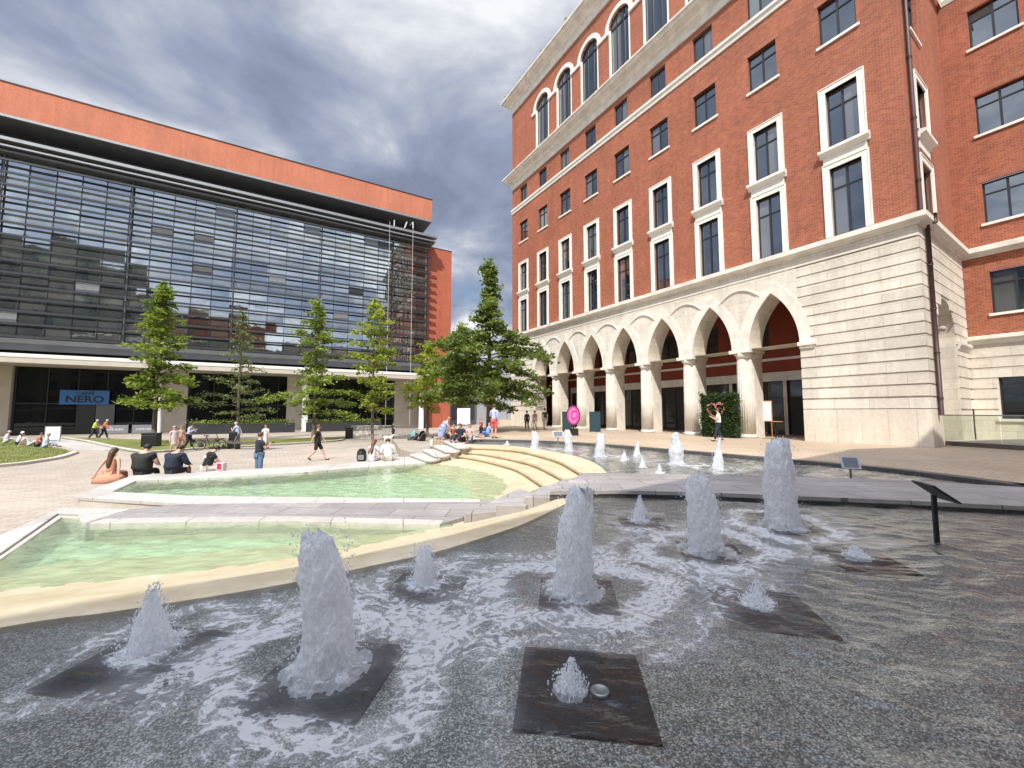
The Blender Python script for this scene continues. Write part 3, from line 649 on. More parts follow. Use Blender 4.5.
o = grid_sheet('far_basin_water', -4.2, 15.3, 7.2, 23.5, 0.06, bwat, {'foam': foamf, 'flow': flowf}, M['water'], inside=lambda x, y: basin_in(x, y) & (y >= 7.2))

jl = ['small pointed splash of frothy water at the far left of the basin', 'widest and nearest tall column of frothy water, left foreground', 'short stubby water jet between the nearest tall column and the middle one',
 'tall frothy water column in the middle of the near basin', 'small pointed jet just below the walkway edge', 'tall water column right of the middle one with a flat lumpy top', 'tall water jet farthest right in the near basin, rising before the walkway edge',
 'low bubbling spout on the bare black plate nearest the viewer', 'low bubbling spout right of the bare plate, among dark ripples', 'faint low bubble of water on the right side of the near basin',
 'tall white jet in the far basin, left of the one below the hedge', 'tall white pointed jet in the far basin in front of the flower hedge', 'white jet in the far basin right of the pink round sign', 'white jet in the far basin in front of the pink round sign', 'leftmost tall white jet of the far basin, below the three walkers',
 'pointed jet in the far basin, behind the pair of small splashes', 'small splash left of the front splash in the middle of the far basin', 'small splash in the middle of the far basin in front of the pointed jet', 'low spreading splash of the far basin just above the walkway', 'white pointed jet of the far basin right behind the tall near jet', 'tiny bubble of water at the left end of the far basin', 'tiny splash of water beside the small metal sign in the far basin']
for i, (j, p, h) in enumerate(zip(JETS, JP, jh)):
    t = p[1]/1.0; rw = j[3]/F*p[1]*(0.82 if p[1] < 8 else .72); n_, m_ = (96, 120) if p[1] < 8 else (56, 48)
    kind = j[4]; vs = []; sd_ = i*17.3
    for r in range(m_+1):
        q = r/m_
        if kind == 'col': rad = rw*(0.80+0.30*math.exp(-q*9)+0.05*math.sin(q*5)-0.22*max(0, q-0.70)*3.0)*(1 if q < 0.975 else 0.6)
        elif kind == 'cone': rad = rw*(0.80*(1-q)**1.1+0.13)*(1-0.6*max(0, q-0.9)*10*0.6)
        else: rad = rw*(0.62*(1-q)**0.9+0.10)
        for k in range(n_):
            th = 2*math.pi*k/n_; ct, s_ = math.cos(th), math.sin(th)
            P3 = Vector((ct*rw*7, s_*rw*7, q*h*3.6+sd_))*(1.0 if p[1] < 8 else 0.8)
            nf = 1.0 if p[1] < 8 else 2.0; nz = nf*mnoise.noise(P3*0.9)*0.14+mnoise.noise(P3*2.6)*0.12+mnoise.noise(P3*6.5)*0.07+mnoise.noise(P3*13)*0.05
            rr = max(0.004, rad*(1+nz*(1.0+q*0.7)*(1 if p[1] < 8 else 1.3)))
            topj = 1+0.14*mnoise.noise(Vector((ct*1.7, s_*1.7, sd_)))*(1 if kind == 'col' else 0.4)+0.07*mnoise.noise(Vector((ct*4, s_*4, sd_)))
            lean = 0.10*h*q*q*math.sin(sd_)
            vs.append((rr*ct+lean, rr*s_, max(0, q*h*topj)-0.02))
    m = MB(); m.smooth = True
    m.add(vs, [(r*n_+k, r*n_+(k+1) % n_, (r+1)*n_+(k+1) % n_, (r+1)*n_+k) for r in range(m_) for k in range(n_)]+[tuple(range(m_*n_, (m_+1)*n_))])
    rr = random.Random(i)
    nd = (700 if p[1] < 8 else 60) if kind != 'low' else (420 if p[1] < 8 else 20)
    for _ in range(nd):
        a_ = rr.uniform(0, 6.283); q = rr.random()**1.5; rad = rw*(0.80+abs(rr.gauss(0, 0.20))+(1-q)*0.8*rr.random()**2); zc = q*h*1.06*(1 if rr.random() < 0.9 else 1.08)
        if kind != 'col': rad *= (1-q)*0.9+0.15
        s0 = rr.uniform(0.0015, 0.0055)*(1 if p[1] < 8 else 2.2)
        m.sphere((rad*math.cos(a_)+0.1*h*q*q*math.sin(sd_), rad*math.sin(a_), zc), s0, 5, 4, (1, 1, rr.uniform(1, 2)))
    # broken froth collar round the foot
    if kind != 'low' or True:
        nr_, nt_ = (26, 110) if p[1] < 8 else (8, 28); cv = []; ro = rw*(1.62 if kind == 'col' else 1.4)
        for a_ in range(nr_+1):
            f = a_/nr_; rad = rw*.5+(ro-rw*.5)*f
            for k in range(nt_):
                th = 2*math.pi*k/nt_; X_, Y_ = rad*math.cos(th), rad*math.sin(th)
                zz_ = mnoise.noise(Vector((X_*9, Y_*9, sd_)))*.045+mnoise.noise(Vector((X_*28, Y_*28, sd_)))*.026+mnoise.noise(Vector((X_*70, Y_*70, sd_)))*.012
                cv.append((X_, Y_, zz_+.035*(1-f)**1.2-.022*f-.004))
        m.add(cv, [(a_*nt_+k, a_*nt_+(k+1) % nt_, (a_+1)*nt_+(k+1) % nt_, (a_+1)*nt_+k) for a_ in range(nr_) for k in range(nt_)])
    tag(m.build('water_jet', M['froth'], loc=(p[0], p[1], BZ)), jl[i], 'water jet', 'fountain jets')
# black plates on the basin floor
o0 = pm.build('fountain_plate', M['plate'], loc=(pp[0].x, pp[0].y, BZ), rotz=pang)
for k, p in enumerate(pp):
    o = o0 if k == 0 else o0.copy()
    if k: C.objects.link(o); o.location = (p.x+0.03, p.y+(-0.06), BZ); o.rotation_euler = (0, 0, pang-0.1*(p.x > 1.5)); o.scale = (0.9, 0.9, 1) if p.y > 3.5 else (1, 1, 1)
    tag(o, plab[k], 'fountain plate', 'fountain plates')
lp = MB(); lp.smooth = True; lp.lathe((0, 0), [(0.055, -0.030), (0.055, -0.012), (0.045, -0.006), (0.040, -0.010)], 20)
q = gp(600, 688, BZ); tag(lp.build('fountain_lamp', M['steel'], loc=(q[0], q[1], BZ)), 'small round metal lamp on the bare black plate', 'lamp')

# ================================================================== RED BRICK BUILDING
AX = Vector((-0.5349643, 0.8448746)); O3 = (15.33, 20.93)
ROT = math.atan2(-AX.y, -AX.x)          # local x runs towards the corner, local y into the building
B0 = UP
bld = thing('brick_building', 'tall red brick building with pale stone pointed arcade on the right', 'building', (O3[0], O3[1], UP), ROT)
OFF = (0, 0, -UP)
def bm_(): return MB(OFF)
FP = lambda u, d, z: (u, d, z)
XC = 4.73                                # corner
RP = lambda u, d, z: (XC-d, u, z)        # return wall (u runs into the building)
WP = lambda u, d, z: (u, 8.04+d, z)      # wing
def wallholes(mb, P, u0, u1, z0, z1, holes, depth, d0=0.0):
    us = sorted({u0, u1, *[h[0] for h in holes], *[h[1] for h in holes]}); zs = sorted({z0, z1, *[h[2] for h in holes], *[h[3] for h in holes]})
    us = [u for u in us if u0 <= u <= u1]; zs = [z for z in zs if z0 <= z <= z1]
    for i in range(len(us)-1):
        run = None
        for k in range(len(zs)-1):
            uc, zc = (us[i]+us[i+1])/2, (zs[k]+zs[k+1])/2
            solid = not any(h[0] < uc < h[1] and h[2] < zc < h[3] for h in holes)
            if solid:
                run = (run[0], zs[k+1]) if run else (zs[k], zs[k+1])
            if (not solid or k == len(zs)-2) and run:
                mb.quad(P(us[i], d0, run[0]), P(us[i+1], d0, run[0]), P(us[i+1], d0, run[1]), P(us[i], d0, run[1])); run = None
    for h in holes:
        a, b_, c, d = h[:4]; arch = len(h) > 4
        mb.quad(P(a, d0, c), P(a, d0+depth, c), P(a, d0+depth, d if not arch else h[4]), P(a, d0, d if not arch else h[4]))
        mb.quad(P(b_, d0+depth, c), P(b_, d0, c), P(b_, d0, d if not arch else h[4]), P(b_, d0+depth, d if not arch else h[4]))
        mb.quad(P(a, d0+depth, c), P(a, d0, c), P(b_, d0, c), P(b_, d0+depth, c))
        if not arch: mb.quad(P(a, d0, d), P(a, d0+depth, d), P(b_, d0+depth, d), P(b_, d0, d))
        else:
            sp, fn = h[4], h[5]; n = 20; cx_ = (a+b_)/2; hw_ = (b_-a)/2
            for q in range(n):
                x0 = -math.cos(math.pi*q/n)*hw_; x1 = -math.cos(math.pi*(q+1)/n)*hw_; za, zb = sp+fn(x0), sp+fn(x1)
                mb.quad(P(cx_+x0, d0, za), P(cx_+x1, d0, zb), P(cx_+x1, d0, d), P(cx_+x0, d0, d))
                mb.quad(P(cx_+x0, d0, za), P(cx_+x0, d0+depth, za), P(cx_+x1, d0+depth, zb), P(cx_+x1, d0, zb))
def pointed(a, h):
    Rr = (a*a+h*h)/(2*a)
    return lambda x: math.sqrt(max(0, Rr*Rr-(abs(x)+Rr-a)**2))
def rounded(a): return lambda x: math.sqrt(max(0, a*a-x*x))
BAYS = [-(1.3+3.6*k) for k in range(-1, 8)]      # local x of the nine bays, right to left
D0 = 0.18
# --- stone base with seven arches
st = bm_(); arch = pointed(1.3, 3.0); SPR = 6.15
holes = [(x-1.3, x+1.3, SPR, 9.3, SPR, arch) for x in BAYS[1:8]]
wallholes(st, FP, -24.2, 0.0, SPR, 10.75, holes, 1.5)
st.quad((-24.2, 1.5, SPR), (0, 1.5, SPR), (0, 1.5, 10.75), (-24.2, 1.5, 10.75)) if False else None
# inner face of the arcade wall, same openings
wallholes(st, FP, -24.2, 0.0, SPR, 10.4, holes, 0.0, 1.5)
for (x0, x1) in ((-28.88, -24.2), (0.0, XC)):
    st.cur = 1
    st.box(x0, x1, 0.0, 1.5, UP, 2.58)
    st.cur = 0
    for k in range(15):
        z0 = 2.58+0.544*k+0.034; z1 = min(2.58+0.544*(k+1)-0.034, 10.75)
        if z1 > z0: st.box(x0+(0.0 if x1 == XC else 0), x1, 0.0, 1.5, z0, z1)
    st.box(x0+0.09 if x1 < 0 else x0, x1-0.09 if x1 > 0 else x1, 0.10, 1.40, 2.58, 10.70)
# return wall with a deep niche
nh = (2.05, 5.55, UP, 8.1, 6.2, rounded(1.75))      # the recess
zs_ = [2.58+0.544*k for k in range(16)]
wallholes(st, RP, 1.5, 8.04, UP, 10.75, [nh], 1.0, 0.05)
for k in range(15):
    z0, z1 = zs_[k]+0.034, min(zs_[k+1]-0.034, 10.75)
    def half(z): return 0 if z > 7.95 else (1.75 if z < 6.2 else math.sqrt(max(0, 1.75**2-(z-6.2)**2)))
    hwid = half((z0+z1)/2); hwid = hwid+0.02 if hwid else 0
    if hwid:
        for (ua, ub) in ((1.5, 3.80-hwid), (3.80+hwid, 8.04)):
            st.add([RP(ua, 0, z0), RP(ub, 0, z0), RP(ub, 0, z1), RP(ua, 0, z1), RP(ua, 0.05, z0), RP(ub, 0.05, z0), RP(ub, 0.05, z1), RP(ua, 0.05, z1)], [(0, 1, 2, 3), (0, 1, 5, 4), (3, 2, 6, 7), (0, 3, 7, 4), (1, 2, 6, 5)])
    else:
        ua, ub = 1.5, 8.04
        st.add([RP(ua, 0, z0), RP(ub, 0, z0), RP(ub, 0, z1), RP(ua, 0, z1), RP(ua, 0.05, z0), RP(ub, 0.05, z0), RP(ub, 0.05, z1), RP(ua, 0.05, z1)], [(0, 1, 2, 3), (0, 1, 5, 4), (3, 2, 6, 7), (0, 3, 7, 4), (1, 2, 6, 5)])
st.quad(RP(2.0, 1.05, UP), RP(5.6, 1.05, UP), RP(5.6, 1.05, 8), RP(2.0, 1.05, 8))
for k in range(0, 10):
    st.add([RP(2.0, 1.00, zs_[k]+.018), RP(5.6, 1.00, zs_[k]+.018), RP(5.6, 1.00, zs_[k+1]-.018), RP(2.0, 1.00, zs_[k+1]-.018), RP(2.0, 1.05, zs_[k]+.018), RP(5.6, 1.05, zs_[k]+.018), RP(5.6, 1.05, zs_[k+1]-.018), RP(2.0, 1.05, zs_[k+1]-.018)], [(0, 1, 2, 3), (0, 1, 5, 4), (3, 2, 6, 7)])
# wing base
wh = [(5.65+3.6*k, 7.35+3.6*k, 2.1, 4.25) for k in range(4)]
wallholes(st, WP, XC, 22, UP, 6.0, wh, 0.35, 0.04)
for k in range(6):
    z0, z1 = zs_[k]+0.034, zs_[k+1]-0.034
    spans = [(XC, 5.6)]+[(7.4+3.6*q, 5.6+3.6*(q+1)) for q in range(4)] if z1 < 4.4 and z0 > 2.0 else [(XC, 22)]
    for a_, b_ in spans:
        if b_ > 22: b_ = 22
        st.box(a_, b_, 8.04, 8.085, z0, z1)
st.build('stone_base', [M['stone'], M['stone_plinth']], bld)

# arch mouldings and grooves above the arcade
for x in BAYS[1:8]:
    m = bm_(); n = 28; inner = []; outer = []
    Rr = (1.3**2+9.0)/(2.6); 
    for q in range(n+1):
        xx = -math.cos(math.pi*q/n)*1.3; zz_ = SPR+arch(xx); inner.append((xx, zz_))
    ar2 = pointed(1.86, 3.72)
    for q in range(n+1):
        xx = -math.cos(math.pi*q/n)*1.86; outer.append((max(-1.8, min(1.8, xx)), SPR+ar2(xx)))
    dd = -0.05
    for q in range(n):
        a0, a1, b0, b1 = inner[q], inner[q+1], outer[q], outer[q+1]
        m.quad((x+a0[0], dd, a0[1]), (x+a1[0], dd, a1[1]), (x+b1[0], dd, b1[1]), (x+b0[0], dd, b0[1]))
        m.quad((x+b0[0], dd, b0[1]), (x+b1[0], dd, b1[1]), (x+b1[0], 0, b1[1]), (x+b0[0], 0, b0[1]))
        m.quad((x+a0[0], dd, a0[1]), (x+a1[0], dd, a1[1]), (x+a1[0], 0, a1[1]), (x+a0[0], 0, a0[1]))
    m.build('arch_moulding', M['trim'], bld)
for x in [0.5]+[(BAYS[k]+BAYS[k+1])/2 for k in range(1, 7)]+[-24.7]:
    if x in (0.5, -24.7): continue
    m = bm_(); n = 14
    for q in range(n):
        t0 = -1+2*q/n; t1 = -1+2*(q+1)/n; f = lambda t: 9.72-0.62*(t*t)
        for (za, zb, d1) in ((0, 0.05, -0.09),):
            P0, P1 = (x+t0*1.2, f(t0)), (x+t1*1.2, f(t1))
            m.add([(P0[0], d1, P0[1]), (P1[0], d1, P1[1]), (P1[0], d1, P1[1]+.09), (P0[0], d1, P0[1]+.09), (P0[0], 0, P0[1]-.05), (P1[0], 0, P1[1]-.05), (P0[0], 0, P0[1]+.09), (P1[0], 0, P1[1]+.09)], [(0, 1, 2, 3), (4, 5, 1, 0), (3, 2, 7, 6)])
    m.build('hood_moulding', M['trim'], bld)
m = bm_(); m.profile_x([(0, 10.22), (-0.04, 10.24), (-0.04, 10.30), (0, 10.32)], -28.88, XC); m.build('groove_band', M['trim'], bld)

# fluted column: one unit reused
def column_unit():
    m = MB(); m.smooth = True
    m.lathe((0, 0.42), [(0.52, 0), (0.52, 0.12), (0.47, 0.2)], 48)
    m.lathe((0, 0.42), [(0.46, 0.2), (0.455, 2.4), (0.43, 4.55), (0.40, 4.72)], 144, flute=22, depth=0.07)
    m.smooth = False
    m.box(-0.45, 0.45, 0.55, 1.5, 0, 4.80)
    s = m.build('column', M['trim'], bld)
    c = MB(); c.smooth = True; c.lathe((0, 0.42), [(0.41, 4.70), (0.44, 4.76), (0.43, 4.82), (0.60, 5.02)], 40); c.smooth = False
    c.box(-0.62, 0.62, -0.18, 1.52, 5.02, 5.215); c.box(-0.50, 0.50, 0.6, 1.51, 4.80, 5.02)
    k = c.build('capital', M['trim'], s); return s
cols = [(BAYS[k]+BAYS[k+1])/2 for k in range(1, 7)]
c0 = column_unit(); c0.location = (cols[0], 0, 0)
for x in cols[1:]: again(c0, bld, (x, 0, 0))
for (x, w_) in ((0.33, .40), (-24.53, .40)):
    m = bm_(); m.box(x-w_, x+w_, -0.16, 1.52, 5.95, 6.148); m.box(x-w_+.06, x+w_-.06, -0.09, 1.51, 5.80, 5.95); m.build('impost', M['trim'], bld)

# string courses and cornices (mitred round the corner by profile)
def course(name, prof, mat, left=-28.88, wing=True):
    m = bm_(); mx_ = min(p[0] for p in prof); q = len(prof)
    path = [(left, lambda d: (left-abs(min(0, d))*1.0 if d < 0 else left, d)),]
    pts = []
    for d, z in prof: pts.append([(left+min(0, d), 8.0, z), (left+min(0, d), d, z), (XC-min(0, d), d, z), (XC-min(0, d), 8.04+min(d, 0), z), (22, 8.04+min(d, 0), z)])
    v = [p for row in pts for p in row]; k = 5
    m.add(v, [(i*k+j, i*k+j+1, ((i+1) % q)*k+j+1, ((i+1) % q)*k+j) for i in range(q) for j in range(4)])
    m.build(name, mat, bld)
course('string_course', [(0.2, 10.70), (-0.10, 10.72), (-0.10, 10.82), (-0.34, 10.92), (-0.34, 11.16), (0.2, 11.28)], M['trim'])
course('belt', [(0.25, 25.62), (0.10, 25.64), (0.06, 25.9), (-0.02, 25.95), (-0.02, 26.12), (0.25, 26.2)], M['trim_white'])
course('middle_cornice', [(0.25, 28.55), (0.08, 28.57), (0.06, 29.1), (-0.15, 29.25), (-0.20, 29.4), (-0.62, 29.6), (-0.66, 29.80), (-0.80, 29.86), (-0.80, 29.98), (0.4, 30.32)], M['trim'])
course('top_cornice', [(0.25, 38.1), (0.08, 38.12), (0.06, 38.7), (-0.15, 38.85), (-0.2, 39.0), (-0.66, 39.25), (-0.70, 39.45), (-0.92, 39.52), (-0.92, 39.66), (0.4, 40.0)], M['trim'])
m = bm_(); m.profile_x([(0.0, 6.0), (-0.06, 6.02), (-0.10, 6.18), (-0.26, 6.26), (-0.26, 6.42), (0.1, 6.5)], XC+.003, 22, WP); m.build('wing_string', M['trim'], bld)
m = bm_(); m.profile_x([(1.02, 5.62), (.85, 5.64), (.82, 5.80), (.72, 5.84), (.72, 5.98), (1.02, 6.02)], 2.06, 5.54, RP); m.profile_x([(0.0, 5.62), (-.06, 5.64), (-.10, 5.80), (-.18, 5.84), (-.18, 5.98), (0, 6.02)], 5.58, 7.85, RP); m.build('niche_string', M['trim'], bld)

# brick walls
bk = bm_(); fh = []; 
for x in BAYS:
    fh += [(x-.65, x+.65, 11.36, 14.90), (x-.65, x+.65, 15.98, 19.05), (x-.78, x+.78, 21.68, 23.98), (x-.70, x+.70, 26.32, 28.15)]
    if x > -25: fh.append((x-1.15, x+1.15, 30.9, 36.6, 35.35, rounded(1.15)))
wallholes(bk, FP, -28.88, XC-D0, 11.2, 39.0, fh, 0.28, D0)
rh = [(2.2, 3.8, 11.36, 14.5), (2.2, 3.8, 15.98, 18.7), (1.9, 3.5, 21.1, 23.98), (2.2, 3.7, 26.32, 28.15)]
wallholes(bk, RP, D0, 8.04+.03, 11.2, 39.0, rh, 0.42, D0)
wgh = [(5.65+3.6*k, 7.35+3.6*k, a_, b_) for k in range(4) for (a_, b_) in ((12.45, 14.8), (17.35, 19.55), (22.3, 24.5), (27.2, 29.2), (32, 34.4))]
wallholes(bk, WP, XC-D0, 22, 11.2, 39.0, wgh, 0.28, 0.03)
wallholes(bk, WP, XC, 22, 6.4, 10.8, [(5.65+3.6*k, 7.35+3.6*k, 7.6, 9.95) for k in range(4)], 0.28, 0.03)
bk.box(-28.88, XC-0.5, 12, 12.2, UP, 39); bk.quad((-28.88, D0, 11.2), (-28.88, 12, 11.2), (-28.88, 12, 39), (-28.88, D0, 39)); bk.quad((-28.88, 1.5, UP), (-28.88, 12, UP), (-28.88, 12, 11.2), (-28.88, 1.5, 11.2))
bk.build('wall', M['brick'], bld)
rf = bm_(); rf.add([(-29.0, 0, 39.95), (XC+.2, 0, 39.95), (XC+.2, 8, 39.95), (22, 8, 39.95), (22, 20, 39.95), (-29, 12.2, 39.95)], [(0, 1, 2, 3, 4, 5)]); rf.build('roof', M['leadtop'], bld)

# windows
def winproto(w_, h_, kind):
    m = MB(); fw = 0.075; y0, y1 = 0.17, 0.25
    if kind != 'arch':
        m.box(-w_/2, -w_/2+fw, y0, y1, 0, h_); m.box(w_/2-fw, w_/2, y0, y1, 0, h_); m.box(-w_/2+fw, w_/2-fw, y0, y1, 0, fw); m.box(-w_/2+fw, w_/2-fw, y0, y1, h_-fw, h_)
        m.box(-.045, .045, y0-.01, y1-.003, fw, h_-fw); tz = h_*0.70
        if kind != 'plain2': m.box(-w_/2+fw, -.045, y0-.005, y1-.003, tz, tz+.07); m.box(.045, w_/2-fw, y0-.005, y1-.003, tz, tz+.07)
        if kind == 'surround': m.box(-w_/2+fw, w_/2-fw, y0, y1-.004, fw, fw+.0)if False else None
    else:
        sp = 35.35-30.9; r = w_/2
        m.box(-r, -r+.09, y0, y1, 0, sp); m.box(r-.09, r, y0, y1, 0, sp); m.box(-r+.09, r-.09, y0, y1, 0, .09)
        m.box(-r+.09, r-.09, y0-.02, y1-.003, sp-.09, sp+.09)
        for xx in (-.38, .38): m.box(xx-.05, xx+.05, y0-.01, y1-.005, .09, sp-.09); 
        for xx in (-.38, .38): m.box(xx-.05, xx+.05, y0-.01, y1-.005, sp+.09, sp+math.sqrt(r*r-.38**2)-.04)
        m.box(-r+.09, r-.09, y0-.005, y1-.006, sp*0.30, sp*0.30+.08) if False else None
        for q in range(20):
            a_, b_ = math.pi*q/20, math.pi*(q+1)/20
            m.add([(r*math.cos(a_), y0, sp+r*math.sin(a_)), (r*math.cos(b_), y0, sp+r*math.sin(b_)), ((r-.09)*math.cos(b_), y0, sp+(r-.09)*math.sin(b_)), ((r-.09)*math.cos(a_), y0, sp+(r-.09)*math.sin(a_)),
                   ((r-.09)*math.cos(b_), y1, sp+(r-.09)*math.sin(b_)), ((r-.09)*math.cos(a_), y1, sp+(r-.09)*math.sin(a_))], [(0, 1, 2, 3), (3, 2, 4, 5)])
    f = m.build('window', M['frame'], bld)
    p = MB()
    if kind != 'arch': p.quad((-w_/2+.02, .215, .02), (w_/2-.02, .215, .02), (w_/2-.02, .215, h_-.02), (-w_/2+.02, .215, h_-.02))
    else:
        pts = [(-r+.02, .215, .02), (r-.02, .215, .02)]+[((r-.02)*math.cos(math.pi*q/24), .215, sp+(r-.02)*math.sin(math.pi*q/24)) for q in range(25)]
        p.add(pts, [tuple(range(len(pts)))])
    p.build('pane', M['pane'], f)
    if kind == 'surround':
        s = MB(); o_ = 0.24; e = 0.012
        for (a_, b_, c_, d_) in ((-w_/2-o_, -w_/2, 0, h_+o_), (w_/2, w_/2+o_, 0, h_+o_), (-w_/2, w_/2, h_, h_+o_)): s.box(a_, b_, -.06, .165, c_, d_)
        for (a_, b_, c_, d_) in ((-w_/2-o_-.05, -w_/2-o_, 0, h_+o_+.05), (w_/2+o_, w_/2+o_+.05, 0, h_+o_+.05), (-w_/2-o_, w_/2+o_, h_+o_, h_+o_+.05)): s.box(a_, b_, -.09, .0, c_, d_)
        s.build('surround', M['trim_white'], f)
    elif kind == 'plain' or kind == 'plain2':
        if kind == 'plain':
            s = MB(); s.box(-w_/2-.12, w_/2+.12, -.09, .16, -.13, 0.0); s.build('sill', M['trim_white'], f)
        l = MB(); l.box(-w_/2-.15, w_/2+.15, -.012, .1, h_, h_+.30); l.build('lintel', M['brick_lintel'], f)
    if kind == 'arch':
        s = MB(); r0, r1 = 1.15, 1.52
        for q in range(28):
            a_, b_ = math.pi*q/28, math.pi*(q+1)/28
            c_ = lambda rr, an, yy: (rr*math.cos(an), yy, sp+rr*math.sin(an))
            s.add([c_(r0, a_, -.1), c_(r0, b_, -.1), c_(r1, b_, -.1), c_(r1, a_, -.1), c_(r1, b_, .0), c_(r1, a_, .0), c_(r0, b_, .16), c_(r0, a_, .16)], [(0, 1, 2, 3), (3, 2, 4, 5), (0, 1, 6, 7)])
        for sx in (-1, 1):
            s.box(sx*1.47-.33, sx*1.47+.33, -.14, .0, sp-.30, sp-.002); s.box(sx*1.08-.07, sx*1.08+.07, .0, .165, 0, sp-.002)
        s.box(-1.3, 1.3, -.12, .16, -.16, 0); s.build('surround', M['trim_white'], f)
    return f
def place(proto, used, P, u, z, rot=0, d=D0):
    x, y, _ = P(u, d, 0)
    if not used: proto.location = (x, y, z-UP); proto.rotation_euler = (0, 0, rot); return True
    again(proto, bld, (x, y, z-UP), rot); return True
specs = [(1.3, 3.54, 'surround', 11.36), (1.3, 3.07, 'surround', 15.98), (1.56, 2.3, 'plain', 21.68), (1.40, 1.83, 'plain2', 26.32), (2.3, 5.7, 'arch', 30.9)]
for (w_, h_, kd, z) in specs:
    pr = winproto(w_, h_, kd)
    for i, x in enumerate(BAYS[:8] if kd == 'arch' else BAYS): place(pr, i > 0, FP, x, z)
for (w_, h_, kd, z, u) in ((1.6, 3.14, 'surround', 11.36, 3.0), (1.6, 2.72, 'surround', 15.98, 3.0), (1.6, 2.88, 'plain', 21.1, 2.7), (1.5, 1.83, 'plain2', 26.32, 2.95)):
    pr = winproto(w_, h_, kd); place(pr, False, RP, u, z, math.pi/2)
KEEP = M['pane']; M['pane'] = M['pane_dark']; pr = winproto(1.7, 2.25, 'plain'); M['pane'] = KEEP; first = True
for z in (2.1, 7.6):
    for k in range(2):
        place(pr, not first, WP, 6.5+3.6*k, z, 0, 0.03); first = False
pr = winproto(1.7, 2.25, 'plain'); first = True
for z in (12.45, 17.35, 22.3, 27.2):
    for k in range(2):
        place(pr, not first, WP, 6.5+3.6*k, z, 0, 0.03); first = False
# balcony ledge and apron panel between the paired windows
lg = MB(); lg.profile_x([(0.0, -.42), (-0.10, -.40), (-0.10, -.30), (-0.30, -.20), (-0.30, -.06), (0.0, 0.0)], -1.02, 1.02); lg.cur = 0
lg.box(-.89, .89, -.045, .0, -.86, -.42)
for i, x in enumerate(BAYS):
    if i == 0: l0 = lg.build('window_ledge', M['trim_white'], bld, loc=(x, D0, 15.98-UP))
    else: again(l0, bld, (x, D0, 15.98-UP))
again(l0, bld, (XC-D0, 3.0, 15.98-UP), math.pi/2)

# arcade interior
it = bm_(); BY = 5.4
ih = []
for x in BAYS[1:8]:
    ih += [(x-1.72, x+1.72, UP+.02, 4.55), (x-.95, x+.95, 6.6, 9.0)]
wallholes(it, FP, -28.6, 0.9, UP, 10.4, ih, 0.35, BY)
it.quad((0.02, 1.5, UP), (0.02, BY, UP), (0.02, BY, 10.4), (0.02, 1.5, 10.4)); it.quad((-28.6, 1.5, UP), (-28.6, BY, UP), (-28.6, BY, 10.4), (-28.6, 1.5, 10.4))
it.build('arcade_wall', M['render_red'], bld)
it = bm_(); it.box(-28.7, 0.02, 1.5, BY, 10.4, 10.6); it.build('arcade_ceiling', M['ceiling'], bld)
m = bm_(); m.box(-28.6, .0, BY-.06, BY+.0, 5.95, 6.12); m.box(-28.6, .0, BY-.03, BY+.0, 4.95, 5.12) if False else None; m.build('arcade_string', M['trim_white'], bld)
for i, x in enumerate(BAYS[1:8]):
    m = bm_(); m.box(x-1.79, x-1.70, BY-.08, BY+.02, UP+.005, 4.55); m.box(x+1.70, x+1.79, BY-.08, BY+.02, UP+.005, 4.55); m.box(x-1.795, x+1.795, BY-.12, BY+.02, 4.55, 5.15)
    dr = m.build('door_surround', M['trim'], bld)
    g_ = bm_(); g_.quad((x-1.72, BY+.2, UP), (x+1.72, BY+.2, UP), (x+1.72, BY+.2, 4.55), (x-1.72, BY+.2, 4.55)); g_.build('door_glass', M['pane_dark'], dr)
    f_ = bm_()
    for xx in (-1.66, -.56, .56, 1.66): f_.box(x+xx-.03, x+xx+.03, BY+.14, BY+.19, UP+.005, 4.5)
    f_.box(x-1.7, x+1.7, BY+.13, BY+.185, 3.4, 3.48); f_.build('door_frame', M['frame'], dr)
    w1 = bm_()
    for xx in (-.92, 0, .92): w1.box(x+xx-.035, x+xx+.035, BY+.14, BY+.2, 6.6, 9.0)
    for zz_ in (6.63, 7.6, 8.3, 8.97): w1.box(x-.95, x+.95, BY+.135, BY+.195, zz_-.03, zz_+.03)
    fr_ = w1.build('inner_window', M['frame'], bld)
    g_ = bm_(); g_.quad((x-.95, BY+.22, 6.6), (x+.95, BY+.22, 6.6), (x+.95, BY+.22, 9.0), (x-.95, BY+.22, 9.0)); g_.build('pane', M['pane_dark'], fr_)
# downpipe
m = bm_(); m.smooth = True; m.tube([RP(.95, -.11, 2.3), RP(.95, -.11, 10.9)], .085, 12); m.tube([RP(.95, -.36, 10.85), RP(.95, -.36, 11.3)], .085, 12); m.tube([RP(.95, .06, 11.3), RP(.95, .06, 38.4)], .085, 12)
for z in (3, 5, 7, 9, 13, 16, 19, 22, 25, 28): m.tube([RP(.95, -.11 if z < 11 else .06, z), RP(.95, -.11 if z < 11 else .06, z+.08)], .105, 12)
m.build('downpipe', M['copper'], bld)
m = bm_(); m.smooth = True; p_ = RP(1.72, -.20, 6.2); m.sphere(p_, .13, 14, 10); m.tube([p_, RP(1.72, 0.0, 6.25)], .05, 8); m.build('wall_lamp', M['leadtop'], bld)
# roof edge spikes
m = bm_()
for x in (-29.2, -26, -22, -18, -14): m.box(x, x+.14, -.75, -.61, 39.7, 40.25); m.box(x-.1, x+.24, -.78, -.58, 40.25, 40.34)
m.build('roof_fittings', M['leadtop'], bld)

